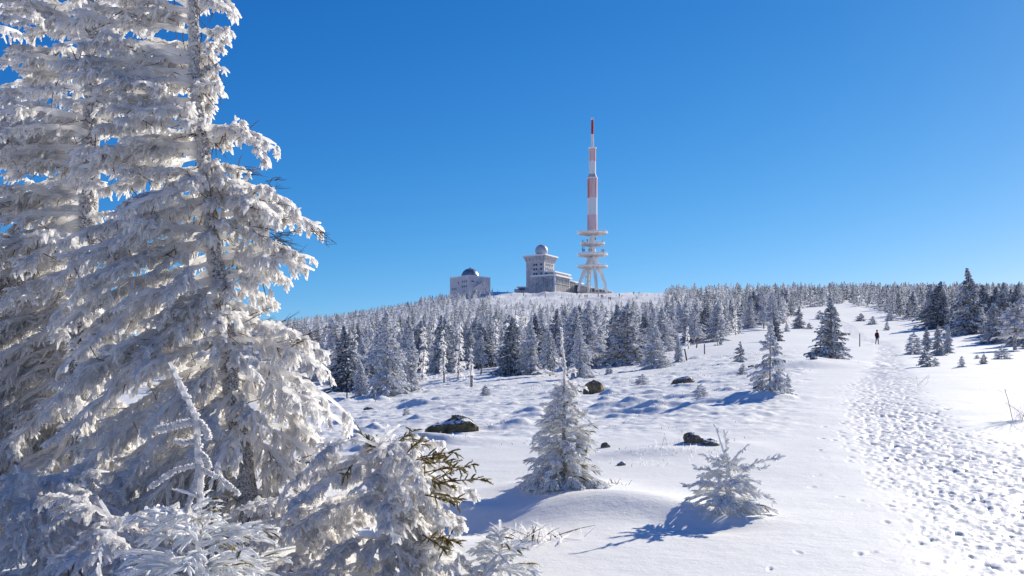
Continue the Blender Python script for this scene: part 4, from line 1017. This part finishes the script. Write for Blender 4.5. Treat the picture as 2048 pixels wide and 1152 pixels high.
mb.obj('ring_railing', WHT, tw)
cyl('antenna', 295.8, 268.5, 2.9, 2.7, WHT, 12); cyl('antenna', 268.5, 240.5, 2.6, 2.4, REDT, 12)
mb = MB()
for k in range(6):
    a = k*pi/3; mb.bar((2.8*u*cos(a), 2.8*u*sin(a), HT(240.5)), (2.8*u*cos(a), 2.8*u*sin(a), HT(235.5)), .10, 4)
    mb.bar((2.8*u*cos(a), 2.8*u*sin(a), HT(235.5)), (2.8*u*cos(a+pi/3), 2.8*u*sin(a+pi/3), HT(235.5)), .10, 4)
mb.obj('antenna_cage', WHT, tw)
lad = MB()
for zz in np.arange(HT(295), HT(236), .8): lad.box(2.8*u, 3.4*u, -.3, .3, zz, zz+.18)
lad.obj('antenna_ladder', WHT, tw)
for (yc, rr_, k) in ((466.5, 31, 0), (488, 25, 1), (510, 31, 2), (533.5, 31, 3)):
    h = HT(yc); mb = MB().lathe([(6*u, h-1.0), (rr_*u*.75, h-.35), (rr_*u, h-.1), (rr_*u, h+.4), (rr_*u*.97, h+.4), (6*u, h+.3)], 40); pl = mb.obj('platform', WHT, tw)
    rb = MB()
    for q in range(16):
        a = q*pi/8; rb.hexa([(5*u*cos(a-.03), 5*u*sin(a-.03), h-2.2), (rr_*.95*u*cos(a-.006), rr_*.95*u*sin(a-.006), h-.75), (rr_*.95*u*cos(a+.006), rr_*.95*u*sin(a+.006), h-.75), (5*u*cos(a+.03), 5*u*sin(a+.03), h-2.2),
                              (5*u*cos(a-.03), 5*u*sin(a-.03), h-.9), (rr_*.95*u*cos(a-.006), rr_*.95*u*sin(a-.006), h-.32), (rr_*.95*u*cos(a+.006), rr_*.95*u*sin(a+.006), h-.32), (5*u*cos(a+.03), 5*u*sin(a+.03), h-.9)])
    rb.obj('platform_ribs', CON, pl)
    rl = MB(); n = 40
    for q in range(n):
        a, b = q*2*pi/n, (q+1)*2*pi/n; rr2 = rr_*.985*u
        rl.bar((rr2*cos(a), rr2*sin(a), h+.5), (rr2*cos(a), rr2*sin(a), h+1.4), .04, 3)
        for hh in (.9, 1.4): rl.bar((rr2*cos(a), rr2*sin(a), h+hh), (rr2*cos(b), rr2*sin(b), h+hh), .04, 3)
    rl.obj('railing', WHT, pl)
MB().lathe([(7.2*u, HT(512)), (6.4*u, HT(490)), (5.6*u, HT(468)), (7.5*u, HT(462))], 24).obj('core', WHT, tw)
MB().lathe([(10*u, HT(461.5)), (8.2*u, HT(464))], 24).obj('mast_skirt', WHT, tw)
for k in range(4):          # splayed legs: deep fins, 1.4 m thick, that run down from the core
    a = R(-78+90*k); ca, sa = cos(a), sin(a); t = .95
    def pt(r, s, h): return (r*ca-s*sa, r*sa+s*ca, h)
    prof = [(4.0*u, 8.5*u, HT(511)), (4.0*u, 12.5*u, HT(524)), (8*u, 17.5*u, HT(534)), (15.0*u, 22.3*u, HT(548)), (23.5*u, 28.2*u, HT(566)), (27.5*u, 31.5*u, HT(579)-1.5)]
    v = []
    for (ri, ro, h) in prof: v += [pt(ri, -t, h), pt(ro, -t*.9, h), pt(ro, t*.9, h), pt(ri, t, h)]
    q = [(i*4+j, i*4+(j+1) % 4, i*4+4+(j+1) % 4, i*4+4+j) for i in range(5) for j in range(4)] + [(0,1,2,3), (20,21,22,23)]
    MB().add((v, q)).obj('leg', WHT, tw)
MB().lathe([(2.6*u, HT(579)), (2.6*u, HT(534))], 12, cx=-8*u, cy=3).obj('lift_shaft', CON, tw)
lt = MB()
for k in range(5):
    z1, z2 = HT(579)+k*2.9, HT(579)+(k+1)*2.9; x0, x1 = (-15*u, -5*u)
    lt.bar((x0, -4, z1), (x0, -4, z2), .16, 4); lt.bar((x1, -4, z1), (x1, -4, z2), .16, 4); lt.bar((x0, -4, z1) if k % 2 else (x1, -4, z1), (x1, -4, z2) if k % 2 else (x0, -4, z2), .28, 4); lt.bar((x0, -4, z2), (x1, -4, z2), .14, 4)
lt.obj('stair_frame', CON, tw)
# dishes, whips and cabinets on the platforms
g = np.random.default_rng(71)
for (yc, rr_) in ((488, 25), (510, 31)):
    h = HT(yc)+.55
    for k in range(11 if yc == 488 else 13):
        a = g.uniform(0, 2*pi); r_ = rr_*u*g.uniform(.6, .92); mb = MB(); x0, y0 = r_*cos(a), r_*sin(a)
        hh = g.uniform(2.0, 4.2) if yc == 488 else g.uniform(2.5, 6.5)
        mb.bar((x0, y0, h), (x0, y0, h+hh), .12, 5)
        if k % 3 != 2: mb.box(x0-.5, x0+.5, y0-.4, y0+.4, h+hh*.3, h+hh*.3+1.5)
        if k % 3 == 0: mb.lathe([(.2, h+hh-.3), (.9, h+hh), (1.0, h+hh+.15)], 12, cx=x0, cy=y0)
        mb.obj('aerial', MTL, tw)

# tower house (four-sided with flared top) and its annexes
cxh, cyh = (1089-1024)*U, D+4
ht = empty('tower_house', (cxh, cyh, Z0), math.atan2(.857, .515)); tag(ht, 'square grey tower house with flared top storey and a round radar dome on its roof', 'building')
s_ = 15.2; hb_ = H_(521); htop = H_(508.5)
MB().box(0, s_, 0, s_, -6, hb_).obj('wall', STN, ht)
o_ = 1.7
mb = MB(); mb.hexa([(.02,.02,hb_),(s_-.02,.02,hb_),(s_-.02,s_-.02,hb_),(.02,s_-.02,hb_),(-o_,-o_,htop),(s_+o_,-o_,htop),(s_+o_,s_+o_,htop),(-o_,s_+o_,htop)]); cor = mb.obj('flared_storey', STN, ht)
mb = MB()
for k in range(14):
    q = (k+.5)/14
    for face in (0, 1):
        a = q*s_; b = -o_+q*(s_+2*o_)
        P0 = (-.12, a, hb_+.3) if face == 0 else (a, -.12, hb_+.3); P1 = (-o_+.25-.12, b, htop-.5) if face == 0 else (b, -o_+.25-.12, htop-.5)
        mb.bar(P0, P1, .16, 4)
mb.obj('facade_fins', CON, cor)
mb = MB()
for face in (0, 1):
    for k in range(6):
        q0, q1 = (k+.25)/6, (k+.75)/6
        for (za, zb) in ((.25, .85),):
            def fp(q, f):
                lat = q*s_*(1-f)+f*(-o_+q*(s_+2*o_)); out = -f*o_-.05; h = hb_+f*(htop-hb_)
                return (out, lat, h) if face == 0 else (lat, out, h)
            A = [fp(q0, za), fp(q1, za), fp(q1, zb), fp(q0, zb)]; off_ = np.array([-.08,0,0] if face == 0 else [0,-.08,0])
            mb.hexa([tuple(A[0]), tuple(A[1]), tuple(np.array(A[1])+off_), tuple(np.array(A[0])+off_), tuple(A[3]), tuple(A[2]), tuple(np.array(A[2])+off_), tuple(np.array(A[3])+off_)])
mb.obj('window_band', m_frostpaint('frosted_band_glass', (.16,.18,.22), .5, 1.0, (1,1,1), .6, .4), cor)
MB().box(-o_-.5, s_+o_+.5, -o_-.5, s_+o_+.5, htop, htop+.8).obj('roof', SNC, ht)
mb = MB(); zc = htop+.8+1.9; rs = 13*U*1.0
mb.lathe([(rs*cos(p), htop+.8+3.4+rs*sin(p)) for p in np.linspace(-.8, pi/2-.02, 14)], 28, cx=s_*.36, cy=s_*.36)
DOM = simple('pale_radar_dome', (.42,.44,.50), .45, .12, .4, spec=.5); dm = mb.obj('radar_dome', DOM, ht, True)
MB().bar((s_*.36, s_*.36, htop+4+rs), (s_*.36, s_*.36, htop+6.5+rs), .1, 4).obj('lightning_rod', WHT, ht)
def win(par, face, a, z, w, h, sill=True, off=0.0, base=0.0):
    """window on local face x=off (face 0, runs along y) or y=off (face 1, runs along x)"""
    mb = MB(); 
    if face == 0: mb.box(off-.06, off+.12, a-w/2, a+w/2, z, z+h)
    else: mb.box(a-w/2, a+w/2, off-.06, off+.12, z, z+h)
    o = mb.obj('window', DRK, par)
    if sill:
        fm = MB()
        if face == 0: fm.box(off-.28, off+.1, a-w/2-.15, a+w/2+.15, z-.25, z-.02)
        else: fm.box(a-w/2-.15, a+w/2+.15, off-.28, off+.1, z-.25, z-.02)
        fm.obj('sill', SNC, o)
for py_ in (529, 538, 547):
    zz = H_(py_); win(ht, 0, 8.4, zz, 1.5, 1.7); win(ht, 0, 6.5, zz, 1.4, 1.7); win(ht, 0, 2.6, zz, 1.5, 1.7)
    for q in (2.6, 5.6, 8.6, 11.6): win(ht, 1, q, zz, 1.5, 1.9)
MB().box(-.25, .35, -.25, .35, 0, hb_).obj('corner_pier', WHT, ht)
# annex
an = empty('glazed_annex', (cxh, cyh, Z0), math.atan2(.857, .515)); tag(an, 'long low glazed annex with snowy flat roof in front of the tower house', 'building')
AW = m_frostpaint('annex_glazing', (.20,.24,.29), .5, .5, (1,1,1), .5, .5); AB = m_frostpaint('annex_cladding', (.40,.37,.34), .5, .5, (1,1,1), .4)
za = H_(549.5)
MB().box(-2.6, 21, -10, 6, -6, za-1.0).obj('wall', AB, an)
MB().box(-2.75, -2.62, -9.2, 5.8, 2.0, za-1.6).obj('glazing', AW, an)
MB().box(-2.2, 20, -10.15, -10.02, 4.9, za-2.2).obj('glazing', AW, an)
mb = MB()
for k in range(11): mb.box(-2.95, -2.77, -9.2+k*1.5-.1, -9.2+k*1.5+.1, 0, za-1.2)
for k in range(10): mb.box(-2.0+k*2.3-.12, -2.0+k*2.3+.12, -10.4, -10.2, 0, za-1.2)
for hh in (4.4, 8.0): mb.box(-2.2, 20.5, -10.42, -10.2, hh, hh+.35)
mb.obj('mullions', CON, an)
MB().box(-3.3, -2.3, -10.6, -9.6, -3, za-1.02).obj('corner_pier', WHT, an)
MB().box(-5.2, 22, -11.4, 8.5, za-1.0, za+.1).obj('roof', SNC, an)
MB().box(2, 24, -7.5, -1.2, za+.1, za+2.3).obj('clerestory', AW, an)
MB().hexa([(.6,-8.4,za+2.3),(26,-8.4,za+2.3),(26,-.4,za+2.3),(.6,-.4,za+2.3),(.6,-8.4,za+3.0),(26,-8.4,za+3.0),(26,-.4,za+3.6),(.6,-.4,za+3.6)]).obj('upper_roof', SNC, an)
MB().box(21.02, 42, -9, 4, -6, H_(556)).obj('side_hall', AB, an)
MB().box(21.3, 41.5, -9.15, -9.02, .8, H_(557.5)).obj('glazing', AW, an)
mb = MB()
for k in range(8): mb.box(21.6+k*2.8-.16, 21.6+k*2.8+.16, -9.4, -9.2, 0, H_(557))
for hh in (3.2, 6.0): mb.box(21.3, 41.5, -9.42, -9.2, hh, hh+.3)
mb.obj('mullions', CON, an)
MB().box(20.5, 43, -10.2, 5, H_(556), H_(554.5)).obj('roof', SNC, an)
# flat building left, long roofed building behind the mast
x0 = (1033-1024)*U
b1 = empty('low_hut', (x0, D+12, Z0)); tag(b1, 'low flat-roofed hut at the left foot of the tower house', 'building')
MB().box(1, 7.6, 0, 6, -5, H_(570.5)).obj('wall', STN, b1); MB().box(.2, 8.4, -.8, 6.8, H_(570.5), H_(569)).obj('roof', SNC, b1)
MB().box(-1.5, 1, .5, 4, -5, H_(573.5)).obj('porch', STN, b1); MB().box(2, 6, -.08, .05, .9, 2.2).obj('window', DRK, b1)
b2 = empty('long_hall', ((1160-1024)*U, D+22, Z0)); tag(b2, 'long frosted hall with a sloping roof behind the legs of the mast', 'building')
kx = (D+22)/D; w2 = 70*U
MB().hexa([(0,0,-5),(w2,0,-5),(w2,10,-5),(0,10,-5),(0,0,H_(562)),(w2,0,H_(577)),(w2,10,H_(577)),(0,10,H_(562))]).obj('wall', AB, b2)
MB().hexa([(-1,-1,H_(562)),(w2+1,-1,H_(577.5)),(w2+1,11,H_(577.5)),(-1,11,H_(562)),(-1,-1,H_(560.3)),(w2+1,-1,H_(575.8)),(w2+1,11,H_(575.8)),(-1,11,H_(560.3))]).obj('roof', SNC, b2)
for k, xx in enumerate((7.5, 10.5, 13.2, 16, 18.6)): MB().box(xx, xx+1.6, -.1, .05, .8, 2.9).obj('window', DRK, b2)
# observatory
ob = empty('domed_building', ((939-1024)*U, D-4, Z0-1.5), R(45)); tag(ob, 'white cube-shaped building with a dark metal dome on its roof, left on the summit', 'building')
OW = m_frostpaint('pinkish_white_render', (.56,.54,.57), .45, .2, (1,1,1), .25)
s2 = 41*U/.7071; zt = (578.5-552.5)*U+1.5
# face 0 (x=0, runs along y) is the left face, face 1 (y=0) the right one
MB().box(0, s2, 0, s2, -6, zt).obj('wall', OW, ob)
mb = MB().box(-.15, s2+.15, -.15, .55, zt, zt+.6).box(-.15, .55, .56, s2+.15, zt, zt+.6); mb.obj('parapet', WHT, ob)
MDM = simple('dark_metal_dome', (.38,.40,.42), .36, .15, .6, metal=.75, spec=.5)
rd = 18.2*U; cdx = s2*.5
mb = MB(); mb.lathe([(rd*1.0, zt-.5)]+[(rd*cos(p), zt+.8+rd*.96*sin(p)) for p in np.linspace(.0, pi/2-.03, 12)], 28, cx=cdx, cy=cdx); dm = mb.obj('dome', MDM, ob, True)
mb = MB()
for k in range(14):
    a = k*2*pi/14; P_ = np.array([[cdx+rd*1.01*cos(p)*cos(a), cdx+rd*1.01*cos(p)*sin(a), zt+.8+rd*.97*sin(p)] for p in np.linspace(0, 1.5, 9)]); mb.add(tubes(P_[None], np.full((1,9), .08), 4))
mb.obj('dome_ribs', MTL, dm)
MB().lathe([(.7, zt+.7+rd*.96), (.7, zt+1.6+rd*.96)], 10, cx=cdx, cy=cdx).obj('dome_finial', MTL, dm)
def oy(px_): return (939-px_)/41*s2
def ox(px_): return (px_-939)/41*s2
zo = lambda py_: (578.5-py_)*U+1.5
for px_, py_ in ((916.4,565.5),(925,564.5),(929,564.5),(933,564.5),(925,574.5),(929,574.5),(933,574.5),(903,577),(907,577),(911,577)): win(ob, 0, oy(px_), zo(py_), .95, 1.35, False)
win(ob, 1, ox(945.5), zo(564.5), 2.2, 1.0); win(ob, 1, ox(954), zo(565.5), .9, 1.2, False); win(ob, 1, ox(960.5), zo(566.5), .8, 1.1, False); win(ob, 1, ox(965.5), zo(568), .9, 1.4, False)
a, b = ox(946), ox(964)
MB().hexa([(a,-1.2,zo(576.5)),(b,-1.2,zo(562.5)),(b,-.01,zo(562.5)),(a,-.01,zo(576.5)),(a,-1.2,zo(575.5)),(b,-1.2,zo(561.6)),(b,-.01,zo(561.6)),(a,-.01,zo(575.5))]).obj('outer_stair', WHT, ob)
MB().box(b, b+1.6, -1.2, -.01, zo(566), zo(561)).obj('stair_landing', WHT, ob)
# small mast beside it
x, y = (985.5-1024)*U, D-20; z = float(ground(x, y))
mb = MB().bar((0,0,-1), (0,0,5.2), .14, 5); mb.box(-.5, .5, -.2, .2, 2.6, 3.6); mb.bar((-.8,0,2.2), (.8,0,2.2), .1, 4)
o = mb.obj('weather_mast', MTL); o.location = (x, y, z); tag(o, 'small thin weather mast on the skyline right of the domed building', 'mast')
x = (979+2.5-1024)*U; z = float(ground(x, y)); mb = MB().box(-.8,.8,-.6,.6,-1,1.9).hexa([(-1,-.8,1.9),(1,-.8,1.9),(1,.8,1.9),(-1,.8,1.9),(-.6,-.4,2.4),(.6,-.4,2.4),(.6,.4,2.4),(-.6,.4,2.4)])
o = mb.obj('equipment_hutch', STN); o.location = (x, y, z); tag(o, 'tiny dark hutch between the domed building and the weather mast', 'hutch')

# ------------------------------------------------------------------ light, sky, camera
SUN_EL, SUN_AZ = R(25), R(43)
w = bpy.data.worlds.new('World'); S.world = w; w.use_nodes = True; nt = w.node_tree; nt.nodes.clear()
sk = nt.nodes.new('ShaderNodeTexSky'); sk.sky_type = 'NISHITA'; sk.sun_disc = False; sk.sun_elevation = SUN_EL; sk.sun_rotation = SUN_AZ
sk.altitude = 3000; sk.air_density = 1.0; sk.dust_density = 1.0; sk.ozone_density = 3.0
EXPO = .53; STR = .12
# the camera's colour response, fitted per channel on the clear sky
sp = nt.nodes.new('ShaderNodeSeparateColor'); cb = nt.nodes.new('ShaderNodeCombineColor'); nt.links.new(sk.outputs[0], sp.inputs[0])
for k, (pw_, gn) in enumerate(((2.2, .0145), (1.2, .069), (.75, .190))):
    nt.links.new(mth(nt, 'MULTIPLY', mth(nt, 'POWER', sp.outputs[k], pw_), gn/(STR*2**EXPO)), cb.inputs[k])
bg = nt.nodes.new('ShaderNodeBackground'); bg.inputs[1].default_value = STR; wo = nt.nodes.new('ShaderNodeOutputWorld')
nt.links.new(cb.outputs[0], bg.inputs[0]); nt.links.new(bg.outputs[0], wo.inputs[0])
ld = bpy.data.lights.new('sun', 'SUN'); ld.energy = 5.0; ld.angle = R(.53); ld.color = (1, .93, .78)
lo = bpy.data.objects.new('sun', ld); COL.objects.link(lo)
from mathutils import Vector
sv = Vector((sin(SUN_AZ)*cos(SUN_EL), cos(SUN_AZ)*cos(SUN_EL), sin(SUN_EL)))
lo.rotation_euler = (sv).to_track_quat('Z', 'Y').to_euler(); lo.location = sv*60
cd = bpy.data.cameras.new('camera'); cam = bpy.data.objects.new('camera', cd); COL.objects.link(cam)
cam.location = (0, 0, 0); cam.rotation_euler = (pi/2, 0, 0); cd.sensor_width = 36; cd.lens = 36*F/2048
cd.shift_y = (HZ-576)/2048; cd.clip_start = .1; cd.clip_end = 20000
S.camera = cam
S.view_settings.view_transform = 'Standard'; S.view_settings.look = 'None'; S.view_settings.exposure = EXPO; S.view_settings.gamma = 1
S.cycles.max_bounces = 24; S.cycles.diffuse_bounces = 24; S.cycles.transmission_bounces = 16
